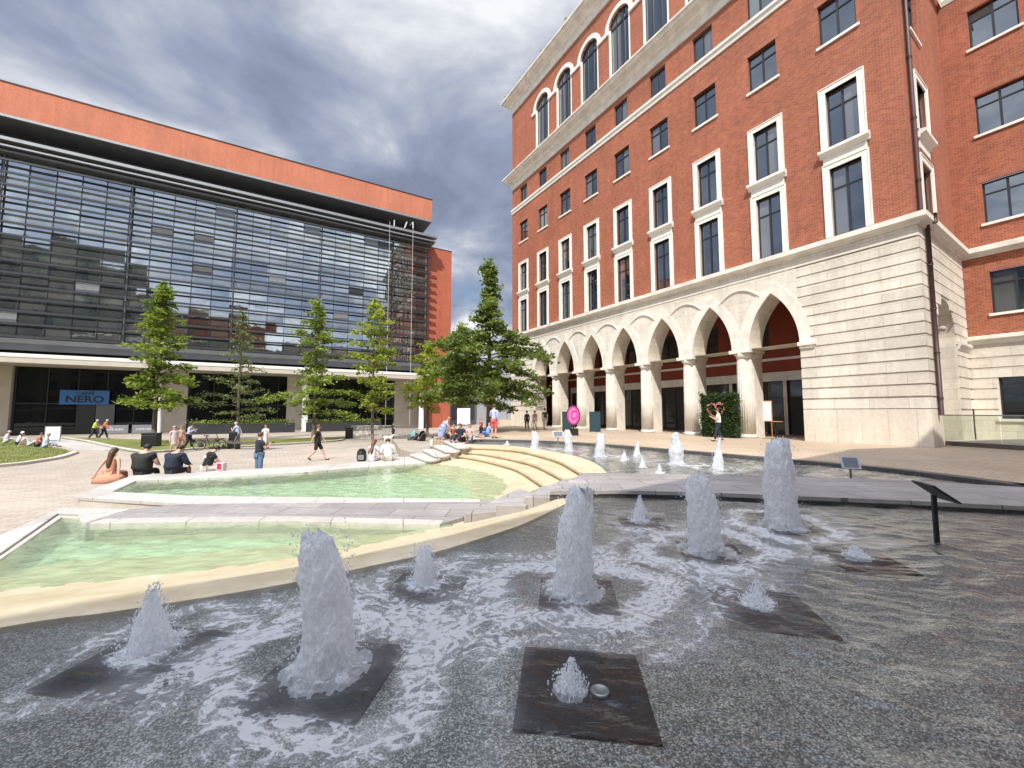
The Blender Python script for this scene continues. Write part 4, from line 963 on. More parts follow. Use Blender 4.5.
# ================================================================== GLASS BUILDING
GO = (-39.63, 44.6); GROT = math.atan2(0.5029149, 0.864336)
gb = thing('glass_building', 'long glass fronted office building with louvres and an orange brick parapet on the left', 'building', (GO[0], GO[1], 0), GROT)
XL, XR = -34.0, 31.3
def part(name, mat, *boxes, bevel=0):
    m = MB()
    for b_ in boxes: m.box(*b_)
    return m.build(name, mat, gb, bevel=bevel)
part('parapet', M['brick_orange'], (XL, XR, 0, 5.0, 32.38, 35.72))
part('parapet_cap', M['black'], (XL, XR+.06, -.07, 5.06, 35.72, 35.82))
part('parapet_edge', M['steel'], (XL, XR+.02, -.05, .25, 32.12, 32.377))
part('parapet_soffit', M['soffit'], (XL, XR-.002, .25, 5.0, 32.2, 32.376))
part('upper_wall', M['soffit'], (XL, XR-1.2, 4.0, 4.4, 29.9, 32.2))
part('gutter', M['steel'], (XL, XR+.8, -.45, .3, 29.55, 29.88), (XL, XR+.6, -.35, 1.4, 28.95, 29.12))
part('gutter_deck', M['soffit'], (XL, XR+.5, .3, 4.4, 29.5, 29.8), (XL, XR+.2, -.05, 1.3, 28.5, 28.72))
part('glazing', M['curtain'], (XL, XR-.6, 1.05, 1.15, 9.9, 28.9))
part('end_wall', M['grey_panel'], (XR-.6, XR-.35, 1.0, 22, 0.0, 29.5))
part('body', M['dark'], (XL, XR-.7, 4.6, 24, 7.6, 35.0), (XL, XR-.7, 1.6, 4.5, 9.9, 28.9))
lv = MB(); lv.box(XL, XR+.15, 0.1, .42, -.03, .03); lv.box(XL, XR+.15, .06, .11, -.10, .10)
l0 = None
for k in range(15):
    z = 9.98+1.276*k
    if l0 is None: l0 = lv.build('louvre', M['louvre'], gb, loc=(0, .1, z))
    else: again(l0, gb, (0, .1, z))
mu = MB(); mu.box(-.022, .022, .95, 1.04, 9.9, 28.9); m0 = None
x = -11.57-1.95*11; k = 0
while x < XR-.6:
    if m0 is None: m0 = mu.build('mullion', M['frame'], gb, loc=(x, 0, 0))
    else: again(m0, gb, (x, 0, 0))
    x += 1.95; k += 1
for k in range(0, 33, 5):
    part('column', M['grey_panel'], (-32.8+1.95*k-.06, -32.8+1.95*k+.06, .72, .84, 9.9, 28.9))
# spandrel bands behind every third row, blinds and slabs
for zf in (13.9, 17.73, 21.56, 25.4):
    part('spandrel', M['spandrel'], (XL, XR-.62, 1.0, 1.045, zf, zf+1.05))
rb = random.Random(4)
for k in range(26):
    row = rb.choice([0, 1, 2, 3, 4]); i = rb.randint(2, 30); x = -33.02+1.95*i; zt = (12.5, 16.35, 20.2, 24.0, 27.8)[row]
    part('blind' if rb.random() < .6 else 'open_light', M['soffit'] if rb.random() < .5 else M['steel'], (x+.05, x+1.90, 1.01, 1.046, zt-1.1+.0, zt+.02))
part('fascia', M['grey_panel'], (XL, XR-.3, .9, 1.6, 8.72, 9.88))
# canopy
part('canopy', M['white_col'], (XL, XR-.3, -1.3, 5.6, 7.75, 8.15), bevel=.05)
part('canopy_fascia', M['pale_panel'], (XL, XR-.32, -1.25, -1.0, 7.25, 7.745))
part('canopy_soffit', M['ceiling'], (XL, XR-.32, -1.0, 5.6, 7.3, 7.45))
for x in (-14.6, 0.0, 14.6, 30.0):
    m = MB(); m.smooth = True; m.tube([(x, -.3, 0), (x, -.3, 7.3)], .36, 20); m.build('canopy_column', M['white_col'], gb)
part('shop_floor', M['pale_panel'], (XL, XR-.4, 4.6, 16, 0.0, .04)); part('shop_back', M['dark'], (XL, XR-.4, 15.5, 16, 0.04, 7.6))
for (a_, b_) in ((-26.5, -12.6), (-.6, 1.9), (12.5, 14.8), (27.0, 30.8)):
    part('stone_pier', M['pale_panel'], (a_, b_, 3.6, 4.6, 0, 7.28))
shopx = [(-12.5, -.65), (2.0, 12.4), (14.9, 26.9)]
for (a_, b_) in shopx:
    part('shop_window', M['pane_dark'], (a_, b_, 4.05, 4.09, .05, 7.28))
    x = a_+.05; 
    while x < b_: part('shop_mullion', M['frame'], (x, x+.09, 3.96, 4.04, .0, 7.28)); x += 2.35
    part('shop_transom', M['frame'], (a_, b_, 3.975, 4.035, 3.3, 3.42), (a_, b_, 3.975, 4.035, .0, .5))
part('door', M['frame'], (-7.65, -6.2, 3.80, 3.9, .03, 3.4)); part('door_leaf', M['grey_panel'], (-6.15, -4.6, 3.82, 3.9, .03, 3.3))
# red end wall behind
part('red_end_wall', M['brick_deep'], (XR+.02, XR+4.1, 1.9, 20, 0, 28.9))
part('red_wall_cap', M['black'], (XR, XR+4.16, 1.84, 20, 28.9, 28.98))
# cleaning ropes and davits
for x in (24.75, 28.2):
    m = MB(); m.tube([(x, -.55, 30.4), (x, -.55, .6)], .022, 6); m.build('rope', M['white_col'], gb)
m = MB(); m.tube([(28.2, -.55, 30.2), (28.2, -.4, 31.2), (28.2, 1.2, 31.4)], .07, 6); m.tube([(26.9, -.55, 29.9), (27.3, -.4, 31.0), (27.4, 1.2, 31.2)], .07, 6); m.tube([(25.4, -.5, 29.9), (25.4, -.5, 30.8)], .07, 6)
m.build('roof_davits', M['white_col'], gb)

def text(s, size, mat, parent, loc, rot=(math.pi/2, 0, 0), bold=0.0, ext=0.006, name='lettering', center=True, sx=1.0):
    cu = bpy.data.curves.new('t', 'FONT'); cu.body = s; cu.size = size; cu.extrude = ext; cu.offset = bold
    if center: cu.align_x = 'CENTER'; cu.align_y = 'CENTER'
    ob = bpy.data.objects.new('t', cu); C.objects.link(ob); bpy.context.view_layer.update()
    me = bpy.data.meshes.new_from_object(ob.evaluated_get(bpy.context.evaluated_depsgraph_get())); bpy.data.objects.remove(ob)
    me.materials.clear(); me.materials.append(mat); o = bpy.data.objects.new(name, me); C.objects.link(o)
    o.parent = parent; o.location = loc; o.rotation_euler = rot; o.scale = (sx, 1, 1); return o
M['blue'] = plain('blue_sign', (0.035, 0.16, 0.42), 0.4, 0.05)
M['navy'] = plain('navy_letters', (0.01, 0.012, 0.03), 0.5, 0.05)
sg = part('shop_sign', M['blue'], (-8.99, -5.07, 3.55, 3.72, 3.28, 4.85))
text('CAFFÈ', .52, M['navy'], sg, (-7.0, 3.545, 4.48), bold=.012); text('NERO', 1.0, M['navy'], sg, (-7.0, 3.545, 3.83), bold=.03, sx=1.15)

# ================================================================== BUILDING BEHIND THE VIEWER (casts the shade, reflected in the glass)
def backblock(name, label, p0, d, L, H, depth, mat):
    d = Vector(d).normalized(); rot = math.atan2(d.y, d.x)
    t = thing(name, label, 'building', (p0[0], p0[1], UP), rot)
    # local x along the facade, local +y towards the square; body lies on -y
    m = MB(); sx_ = 4.2 if H < 30 else 8.4; hl = [(2+sx_*i, 3.8+sx_*i, 4+3.8*j, 6.3+3.8*j) for i in range(int((L-4)/sx_)+1) for j in range(int((H-6)/3.8))]
    wallholes(m, lambda u, dd, z: (u, -dd, z), 0, L, 0, H, hl, .25); m.quad((0, 0, 0), (0, -depth, 0), (0, -depth, H), (0, 0, H)); m.quad((L, 0, 0), (L, -depth, 0), (L, -depth, H), (L, 0, H)); m.quad((0, 0, H), (L, 0, H), (L, -depth, H), (0, -depth, H))
    m.quad((0, -depth, 0), (L, -depth, 0), (L, -depth, H), (0, -depth, H)); m.build('wall', mat, t)
    w0 = None
    for h in hl:
        if w0 is None:
            wm_ = MB(); wm_.box(-.9, -.82, -.24, -.16, 0, 2.3); wm_.box(.82, .9, -.24, -.16, 0, 2.3); wm_.box(-.04, .04, -.24, -.16, 0, 2.3); wm_.box(-.9, .9, -.235, -.165, 0, .08); wm_.box(-.9, .9, -.235, -.165, 2.22, 2.3)
            w0 = wm_.build('window', M['frame'], t, loc=(h[0]+.9, 0, h[2])); g_ = MB(); g_.quad((-.9, -.22, 0), (.9, -.22, 0), (.9, -.22, 2.3), (-.9, -.22, 2.3)); g_.build('pane', M['pane'], w0)
        else: again(w0, t, (h[0]+.9, 0, h[2]))
    c = MB(); c.box(-.3, L+.3, -.3, .35, H-.5, H-.0); c.box(-.1, L+.1, -.1, .12, 3.3, 3.6); c.build('cornice', M['trim'], t)
    return t
Hb = 20.2; sh = Hb/math.tan(SUN_EL)
P1 = (-3.6+SUN_AZ.x*sh, 3.05+SUN_AZ.y*sh); dd1 = Vector((.805, .593))
q0 = (P1[0]-dd1.x*40, P1[1]-dd1.y*40)
backblock('office_block', 'grey stone block standing behind the viewer and shading the basin', q0, dd1, 62.0, Hb, 14, M['grey_stone'])
q1 = (q0[0]+dd1.x*62.0, q0[1]+dd1.y*62.0)
backblock('stone_block', 'pale stone block behind the viewer, right of the grey one', q1, (.957, .29), 17.5, Hb, 12, M['pale_panel'])
backblock('corner_block', 'red brick block far to the left of the square', (-70, 22), (.25, .97), 26, 17, 10, M['brick'])['label'] = 'red brick block closing the square on the far left'

backblock('tower_block', 'tall grey tower block far behind the viewer, seen reflected in the glass front', (-42, -66), (1, .05), 34, 50, 16, M['grey_stone'])
backblock('tower_block', 'lower grey slab block behind the viewer beside the tall tower', (-7, -64), (1, .05), 36, 38, 16, M['brick'])['label'] = 'brick tower block far behind the viewer, right of the tall grey one'

# far building seen between the two
fb = thing('grey_building', 'low grey clad building seen between the glass and the brick buildings', 'building', (-16, 78, UP), R_(4))
m = MB(); m.box(0, 30, 0, 12, -1, 12.2); m.build('wall', M['steel'] if False else plain('grey_cladding', (0.30, 0.31, 0.33), .6, .08, .5), fb)
m = MB()
for x in range(0, 30, 3): m.box(x-.04, x+.04, -.03, 0, 0, 12)
for z in (3, 6, 9): m.box(0, 30, -.025, 0, z-.03, z+.03)
m.build('panel_joints', M['soffit'], fb)
m = MB(); m.box(4.2, 8.6, -.12, -.04, 0, 8.5); m.build('dark_bay', M['grey_panel'], fb)
for k, x in enumerate((10, 14, 18, 22)):
    m = MB(); m.box(x, x+2.2, -.1, -.035, 4.6, 5.8); m.build('window', M['pane'], fb)

# ================================================================== LAWNS, KERBS, PLANTERS
def ribbon(name, outer, w_, z0, z1, mat):
    a_ = outer; b_ = offset(outer, w_); m = MB(); m.prism(a_+b_[::-1], z0, z1); return struct(m.build(name, mat, bevel=.015))
K1 = smoothcurve([(-24.0, 14.5), gp(0, 464, .12), gp(30, 460.5, .12), gp(55, 456.5, .12), gp(72, 451.5, .12)])
lawn1 = K1+[gp(66, 449.5, .12), gp(48, 446, .12), gp(30, 440.5, .12), gp(0, 438, .12), (-70, 30), (-70, 14)]
m = MB(); m.prism(lawn1, 0.0, .10, bottom=False); tag(m.build('lawn', M['grass']), kind='stuff', label='sunlit lawn at the left edge of the square', cat='lawn')
ribbon('kerb', K1, -.30, 0, .13, M['kerb'])
K2 = smoothcurve([gp(62, 437.5, .1), gp(85, 441, .1), gp(110, 446.5, .1), gp(140, 451.5, .1), gp(160, 451, .1), gp(200, 448, .1), gp(260, 445, .1), gp(330, 441, .1), gp(345, 439, .1)])
m = MB(); m.prism(K2+[gp(345, 437, .1), gp(290, 438, .1), gp(200, 440.5, .1), gp(130, 439, .1), gp(85, 437.5, .1)], 0, .09, bottom=False); tag(m.build('lawn', M['grass']), kind='stuff', label='narrow strip of grass with a kerb in front of the terrace', cat='lawn')
ribbon('kerb', K2, .28, 0, .13, M['kerb'])
# pale stone landing between the lawns
m = MB(); m.prism([gp(52, 443, 0), gp(74, 450.5, 0), gp(105, 450.5, 0), gp(125, 449.0, 0), gp(70, 440, 0), gp(52, 438.5, 0)], 0, .035, bottom=False); struct(m.build('landing', M['coping']))

# grass blades: one object each lawn
def blades(poly, n_, seed, z, label):
    r = random.Random(seed); xs = [p[0] for p in poly]; ys = [p[1] for p in poly]; ip = inpoly(poly); m = MB(); c = 0
    while c < n_:
        x, y = r.uniform(max(min(xs), -45), max(xs)), r.uniform(min(ys), max(ys))
        if not ip(np.array([x]), np.array([y]))[0]: continue
        h = r.uniform(.03, .08); a_ = r.uniform(0, 6.28); w_ = .015; dx, dy = math.cos(a_)*w_, math.sin(a_)*w_; lx, ly = r.gauss(0, .02), r.gauss(0, .02)
        m.add([(x-dx, y-dy, z), (x+dx, y+dy, z), (x+lx, y+ly, z+h)], [(0, 1, 2)]); c += 1
    tag(m.build('grass', M['grass']), kind='stuff', label=label, cat='grass')
blades(lawn1, 14000, 1, .10, 'short grass blades on the left lawn')

# trees
def leafobj(name, cents, mat, seed, size, parent, per=26, spread=.35, flat=.45):
    r = np.random.RandomState(seed); cents = np.array(cents); n = len(cents)*per
    c = np.repeat(cents, per, 0); sp = r.normal(0, 1, (n, 3)); sp[:, 2] *= flat; c = c+sp*spread*np.repeat(r.uniform(.6, 1.3, len(cents)), per)[:, None]
    nrm = r.normal(0, 1, (n, 3)); nrm[:, 2] = np.abs(nrm[:, 2])+.7; nrm /= np.linalg.norm(nrm, axis=1)[:, None]
    t = np.cross(nrm, r.normal(0, 1, (n, 3))); t /= np.linalg.norm(t, axis=1)[:, None]; b_ = np.cross(nrm, t)
    s = size*r.uniform(.6, 1.3, n)[:, None]
    V = np.stack([c-t*s, c-b_*s*.55, c+t*s, c+b_*s*.55], 1).reshape(-1, 3)
    me = bpy.data.meshes.new(name); q = np.arange(n*4)
    me.vertices.add(n*4); me.vertices.foreach_set('co', V.ravel().astype(np.float32)); me.loops.add(n*4); me.loops.foreach_set('vertex_index', q.astype(np.int32))
    me.polygons.add(n); me.polygons.foreach_set('loop_start', np.arange(0, n*4, 4, dtype=np.int32)); me.polygons.foreach_set('loop_total', np.full(n, 4, np.int32)); me.update(calc_edges=True)
    at = me.attributes.new('shade', 'FLOAT', 'POINT'); sh_ = np.clip(np.repeat(r.uniform(0, .75, len(cents)), per)+r.uniform(0, .3, n), 0, 1); at.data.foreach_set('value', np.repeat(sh_, 4).astype(np.float32))
    me.materials.append(mat); o = bpy.data.objects.new(name, me); C.objects.link(o); o.parent = parent; return o
def tree(label, x, y, z, H, prof, stem, mat, seed, nb=34, trunk=.16, size=.15, per=22, up=.35, droop=.2, spread=.3, tilt=0):
    nb = int(nb*.88); per = int(per*.85); spread *= .78; r = random.Random(seed); t = thing('tree', label, 'tree', (x, y, z), 0, 'trees in the square'); m = MB(); m.smooth = True
    top = H*.97; pts = []
    for k in range(9):
        q = k/8; pts.append((tilt*q*H+math.sin(q*5+seed)*.06*H*.05, math.cos(q*4+seed)*.04, q*top))
    m.tube(pts, [trunk*(1-.9*k/8)+.012 for k in range(9)], 10); cents = []
    def rad(q):
        for (a, ra), (b_, rb_) in zip(prof, prof[1:]):
            if a <= q <= b_: return ra+(rb_-ra)*(q-a)/(b_-a)
        return 0
    for i in range(nb):
        q = (i+r.random()*.8)/nb; q = stem+(1-stem)*q*.985; L = rad(q)*r.choice((.3, .55, .8, 1.0, 1.1, 1.2))
        if L < .12: L = .12
        az = i*2.399+r.uniform(-.5, .5); zz_ = q*top; ux = tilt*q*H
        el_ = up*r.uniform(.3, 1.5)+(q-.3)*.35; bp = []; ns = 7
        for s_ in range(ns+1):
            f = s_/ns; d = L*f; bp.append((ux+math.cos(az+.25*f*math.sin(seed+i))*d, math.sin(az+.25*f*math.sin(seed+i))*d, zz_+d*math.tan(el_)*(1-.4*f)-droop*L*f*f))
        m.tube(bp, [max(.008, trunk*.30*(1-q*.6)*(1-.85*s_/ns)) for s_ in range(ns+1)], 5, cap=False)
        k = max(3, int(L*3.6))
        for c in range(k):
            f = .22+.80*(c+r.random())/k; f = min(f, 1.02); j = min(ns-1, int(f*ns)); ff = f*ns-j; p = [bp[j][a]+(bp[j+1][a]-bp[j][a])*ff for a in range(3)]
            lat = r.gauss(0, .16+.20*L*(1-f)*.6); cents.append((p[0]-math.sin(az)*lat, p[1]+math.cos(az)*lat, p[2]+r.uniform(-.10, .12)))
            if r.random() < .35: cents.append((p[0]-math.sin(az)*lat*2.0+r.gauss(0, .1), p[1]+math.cos(az)*lat*2.0, p[2]-r.uniform(.05, .3)))
    for c in range(4): cents.append((tilt*H, 0, H*(.93+.02*c)))
    m.build('trunk', M['bark'], t); leafobj('crown', cents, mat, seed+1, size, t, per, spread); return t
tp = gp(154, 444.5, 0)
tree('leafy young tree with a dense layered crown in front of the coffee shop', tp[0], tp[1], 0, 12.6, [(0, 0), (.12, 1.0), (.25, 2.2), (.5, 2.1), (.75, 1.2), (1, .15)], .22, M['leaf'], 3, 60, .17, .15, 26, .25, .12, .30)
tp = gp(237, 440.5, 0)
tree('thin grey-green tree with sparse branches, second from the left', tp[0], tp[1], 0, 11.4, [(0, 0), (.12, 2.0), (.3, 2.8), (.5, 1.7), (.8, .8), (1, .1)], .17, M['leaf_grey'], 8, 44, .13, .12, 15, .3, .12, .26)
tp = gp(313, 440.5, 0)
tree('tree with wide flat lower branches in front of the white column, third from the left', tp[0], tp[1], 0, 12.4, [(0, 0), (.14, 2.4), (.28, 4.6), (.40, 2.2), (.62, 2.2), (.85, .9), (1, .15)], .18, M['leaf'], 12, 54, .15, .15, 22, .3, .15, .30)
tp = gp(372, 440.5, 0)
tree('slender yellow-green tree left of the rope on the glass front', tp[0], tp[1], 0, 12.6, [(0, 0), (.12, 1.0), (.3, 1.7), (.5, 1.9), (.72, 1.5), (.86, 1.0), (1, .12)], .20, M['leaf_yellow'], 21, 50, .12, .15, 20, .5, .10, .28)
tp = gp(427, 437, 0)
tree('small bright tree with flat branches at the right end of the glass building', tp[0], tp[1], 0, 9.3, [(0, 0), (.25, 2.6), (.45, 2.6), (.62, 3.2), (.8, 1.6), (1, .2)], .30, M['leaf_yellow'], 31, 34, .14, .16, 22, .2, .1, .32)
tp = gp(459, 434, .5)
tree('leafy tree partly hidden behind the large tree between the buildings', tp[0], tp[1]+1, .2, 10.5, [(0, 0), (.2, 1.8), (.45, 3.0), (.7, 2.2), (1, .3)], .28, M['leaf'], 37, 42, .14, .17, 24, .2, .1, .34)
tp = gp(495, 431.0, UP)
tree('largest dark tree with drooping layered branches between the two main buildings', tp[0]-.5, tp[1], UP, 14.2, [(0, 0), (.13, 1.2), (.22, 4.0), (.38, 4.8), (.50, 4.0), (.58, 2.2), (.64, 1.2), (.71, 2.0), (.76, .95), (.88, .45), (1, .10)], .15, M['leaf_dark'], 44, 96, .24, .17, 23, .24, .24, .30)

# planters with hedges on the terrace
M['planter'] = plain('planter_black', (0.03, 0.032, 0.036), .5, .1)
def planter(label, xa, xb, hedge=True, y=-3.4):
    t = thing('planter', label, 'planter', (0, 0, 0), 0, 'terrace planters')
    d = Vector((.864336, .502915)); nn = Vector((-.502915, .864336)); o_ = Vector(GO)+d*xa+nn*y; t.location = (o_.x, o_.y, 0); t.rotation_euler = (0, 0, GROT)
    m = MB(); m.box(0, xb-xa, 0, .6, 0, 1.15); m.build('trough', M['planter'], t, bevel=.01)
    cents = [(i*.28+.1, .3+math.sin(i*7)*.15, 1.28+.12*math.sin(i*3.1)) for i in range(int((xb-xa)/.28))]
    leafobj('hedge', cents, M['leaf'], int(xa*3+100), .10, t, 34, .20, .8); return t
planter('long black planter with a clipped hedge behind the thin tree', 3.2, 13.4)
planter('long black planter with a clipped hedge right of the third tree', 14.6, 23.6)
# coffee shop banners
for i, (a_, b_, lab) in enumerate(((-5.0, -2.7, 'grey cafe banner barrier, left one of the two'), (-2.4, -.2, 'grey cafe banner barrier beside the black bin'))):
    d = Vector((.864336, .502915)); nn = Vector((-.502915, .864336)); o_ = Vector(GO)+d*a_+nn*1.2
    t = thing('banner_barrier', lab, 'barrier', (o_.x, o_.y, 0), GROT, 'cafe barriers')
    m = MB(); m.box(0.05, b_-a_-.05, 0, .03, .12, 1.02); bn = m.build('banner', plain('banner_grey', (.20, .21, .23), .6, .05), t)
    m = MB(); m.box(0, .05, -.01, .04, 0, 1.1); m.box(b_-a_-.05, b_-a_, -.01, .04, 0, 1.1); m.box(-.0, .06, -.25, .25, 0, .03); m.box(b_-a_-.06, b_-a_, -.25, .25, 0, .03); m.build('frame', M['steel'], t)
    text('CAFFÈ NERO', .27, M['white_col'], bn, ((b_-a_)/2, -.004, .52), bold=.004)
# silver pedestrian barriers
def barrier(label, p, rot, L=2.3):
    t = thing('barrier', label, 'barrier', (p[0], p[1], 0), rot, 'silver barriers'); m = MB(); m.tube([(0, 0, .2), (0, 0, 1.1), (L, 0, 1.1), (L, 0, .2), (0, 0, .2)], .03, 8); m.build('frame', M['white_col'], t)
    m = MB()
    for k in range(1, 16): m.box(L*k/16-.018, L*k/16+.018, -.015, .015, .2, 1.1)
    m.build('bars', M['white_col'], t); m = MB(); m.box(.2, .28, -.3, .3, 0, .04); m.box(L-.28, L-.2, -.3, .3, 0, .04); m.box(.22, .26, -.02, .02, .04, .25); m.box(L-.26, L-.22, -.02, .02, .04, .25); m.build('foot', M['steel'], t); return t
for k, lb in enumerate(('leftmost silver crowd barrier next to the small bin', 'second silver crowd barrier from the left', 'third silver crowd barrier from the left', 'rightmost silver crowd barrier under the small bright tree')):
    p0 = Vector(gp(351, 437.5, 0)); p1 = Vector(gp(419, 436.3, 0)); d = (p1-p0)/4; q = p0+d*k; barrier(lb, (q.x, q.y), math.atan2(d.y, d.x), d.length*.96)
# bins
def bin_(label, x, y, z, w_, h_):
    p = gp(x, y, z); t = thing('litter_bin', label, 'litter bin', (p[0], p[1], z), .4, 'black litter bins'); m = MB(); m.box(-w_/2, w_/2, -w_/2, w_/2, 0, h_*.86); m.build('body', M['black'], t, bevel=.02)
    m = MB(); m.box(-w_/2-.02, w_/2+.02, -w_/2-.02, w_/2+.02, h_*.90, h_); m.box(-w_/2+.02, -w_/2+.06, -w_/2+.02, w_/2-.02, h_*.86, h_*.9); m.box(w_/2-.06, w_/2-.02, -w_/2+.02, w_/2-.02, h_*.86, h_*.9); m.build('lid', M['black'], t, bevel=.01)
bin_('large square black litter bin at the foot of the dense tree', 151, 447.5, 0, .85, 1.0)
bin_('small black litter bin beside the silver barriers', 349, 438.5, 0, .65, 1.0)

# terrace chairs and tables
def chair_proto(p, rot):
    t = thing('terrace_chair', 'x', 'chair', p, rot, 'terrace chairs'); m = MB(); m.box(-.22, .22, -.22, .22, .43, .46); m.build('seat', M['louvre'], t)
    m = MB(); m.box(-.22, .22, .20, .23, .55, .86); m.box(-.22, -.19, .20, .23, .46, .55); m.box(.19, .22, .20, .23, .46, .55); m.build('backrest', M['steel'], t)
    for sx in (-1, 1):
        for sy in (-1, 1): q = MB(); q.box(sx*.2-.012, sx*.2+.012, sy*.2-.012, sy*.2+.012, 0, .43); q.build('leg', M['steel'], t)
    return t
def table_proto(p, rot):
    t = thing('terrace_table', 'x', 'table', p, rot, 'terrace tables'); m = MB(); m.lathe((0, 0), [(.38, .72), (.38, .745)], 20); m.build('tabletop', M['steel'], t); m = MB(); m.tube([(0, 0, .02), (0, 0, .72)], .03, 8); m.lathe((0, 0), [(.25, 0), (.22, .03)], 16); m.build('pedestal', M['louvre'], t); return t
d = Vector((.864336, .502915)); nn = Vector((-.502915, .864336)); c0_ = t0_ = None; rc = random.Random(9)
CH = 'metal terrace chair under the canopy behind the planters'; TB = 'small round metal table under the canopy behind the planters'
for i in range(9):
    xa = 3.4+i*2.3; o_ = Vector(GO)+d*xa+nn*(-1.2+.9*(i % 2))
    if t0_ is None: t0_ = table_proto((o_.x, o_.y, 0), 0); t0_['label'] = TB
    else: dup(t0_, (o_.x, o_.y, 0), 0, TB)
    for s_ in (-1, 1):
        a_ = o_+d*.65*s_; rt = GROT+(-math.pi/2 if s_ > 0 else math.pi/2)+rc.uniform(-.2, .2)
        if c0_ is None: c0_ = chair_proto((a_.x, a_.y, 0), rt); c0_['label'] = CH
        else: dup(c0_, (a_.x, a_.y, 0), rt, CH)

# ================================================================== SIGNS AND SMALL THINGS
def board_sign(label, x, y, z, h_, w_, tiltang, rotz, mat):
    p = gp(x, y, z); t = thing('sign', label, 'sign', (p[0], p[1], z-.04), rotz); m = MB(); m.box(-.02, .02, -.02, .02, 0, h_); m.build('post', M['black'] if mat != M['steel'] else M['steel'], t)
    m = MB(); m.box(-w_/2, w_/2, -.16, .16, -.012, .012); o = m.build('panel', mat, t, bevel=.004); o.location = (0, -.02, h_+.04); o.rotation_euler = (tiltang, 0, 0)
    m = MB(); m.box(-w_/2+.04, w_/2-.04, -.13, .13, .0125, .016); q = m.build('face', plain('sign_face', (.10, .11, .12), .3, .2), o); return t
board_sign('black slanted information lectern standing in the near basin on the right', 937, 541, BZ, .60, .40, R_(38), R_(72), M['black'])
board_sign('small grey metal notice on a post in the right part of the far basin', 851, 480, BZ, .40, .36, R_(55), R_(-25), M['steel'])
board_sign('small grey metal notice on a post in the far basin below the pink sign', 558, 446, BZ, .55, .5, R_(55), R_(0), M['steel'])
# pink round sign
M['pink'] = plain('pink_panel', (.55, .06, .30), .4, .04); M['white'] = plain('white_paint', (.8, .8, .8), .5, .04); M['maroon'] = plain('maroon', (.10, .015, .05), .5, .05)
p = gp(573.5, 435.5, UP); t = thing('round_sign', 'round pink sign on a dark stand in front of the columns', 'sign', (p[0], p[1], UP), R_(-4))
m = MB()
def disc(m, r, y0, y1, n=40, zc=1.3, sx=.78):
    m.add([(r*sx*math.cos(2*math.pi*k/n), y0, zc+r*math.sin(2*math.pi*k/n)) for k in range(n)]+[(r*sx*math.cos(2*math.pi*k/n), y1, zc+r*math.sin(2*math.pi*k/n)) for k in range(n)], [tuple(range(n)), tuple(range(n, 2*n))[::-1]]+[(k, (k+1) % n, n+(k+1) % n, n+k) for k in range(n)])
disc(m, .66, -.03, .03, sx=.68); rim_ = m.build('rim', M['maroon'], t); m = MB(); disc(m, .57, -.04, -.031, sx=.68); fc = m.build('face', M['pink'], t)
m = MB(); m.tube([(.12, -.05, 1.28), (.02, -.05, 1.20), (-.02, -.05, 1.30), (.06, -.05, 1.42), (.20, -.05, 1.36)], .02, 6); m.tube([(.36*.66*math.cos(a_/20*6.28), -.045, 1.3+.42*math.sin(a_/20*6.28)) for a_ in range(3, 19)], .012, 5); m.build('emblem', M['white'], fc)
m = MB(); m.box(-.30, .30, -.2, .2, 0, .45); m.box(-.04, .04, .032, .09, .45, 1.5); m.build('stand', M['black'], t)
# menu board, table, dark boards between columns
def easel(label, x, y, z, w_, h_, lift, matf, matb, rot=0):
    p = gp(x, y, z); t = thing('menu_board', label, 'board', (p[0], p[1], z), rot); m = MB(); m.box(-w_/2, w_/2, 0, .04, lift, lift+h_); b_ = m.build('board', matb, t); m = MB(); m.box(-w_/2+.06, w_/2-.06, -.006, -.001, lift+.06, lift+h_-.06); m.build('face', matf, b_)
    for sx in (-1, 1): m = MB(); m.box(sx*(w_/2-.05)-.02, sx*(w_/2-.05)+.02, .041, .08, 0, lift+h_*.5); m.build('leg', matb, t)
    m = MB(); m.box(-.02, .02, .08, .5, 0, .03); m.build('leg', matb, t)
M['wood'] = plain('orange_wood', (.42, .20, .08), .5, .15, 6); M['teal'] = plain('teal_board', (.018, .05, .06), .5, .1)
easel('framed white menu board left of the restaurant entrance', 768, 437.5, UP, .55, 1.25, .95, M['white'], M['wood'], R_(-28))
easel('teal board between the third and fourth columns from the left', 595, 432, UP, .9, 1.5, .05, M['teal'], M['teal'], R_(-35))
easel('dark teal board behind the pink round sign', 567, 432, UP, .8, 1.5, .05, M['teal'], M['black'], R_(-35))
easel('white notice board on a stand under the trees', 463.5, 436.5, UP, .8, 1.0, .75, M['white'], M['white'], 0)
easel('white A-board on the lawn beside the coffee shop', 52, 441, .1, 1.0, 1.15, .05, M['white'], M['steel'], R_(20))
p = gp(776, 439.5, UP); t = thing('side_table', 'small high table beside the framed menu board', 'table', (p[0], p[1], UP)); m = MB(); m.lathe((0, 0), [(.38, .98), (.38, 1.01)], 24); m.build('tabletop', M['wood'], t); m = MB(); m.tube([(0, 0, 0), (0, 0, .98)], .03, 8); m.lathe((0, 0), [(.22, 0), (.2, .03)], 16); m.build('pedestal', M['black'], t)
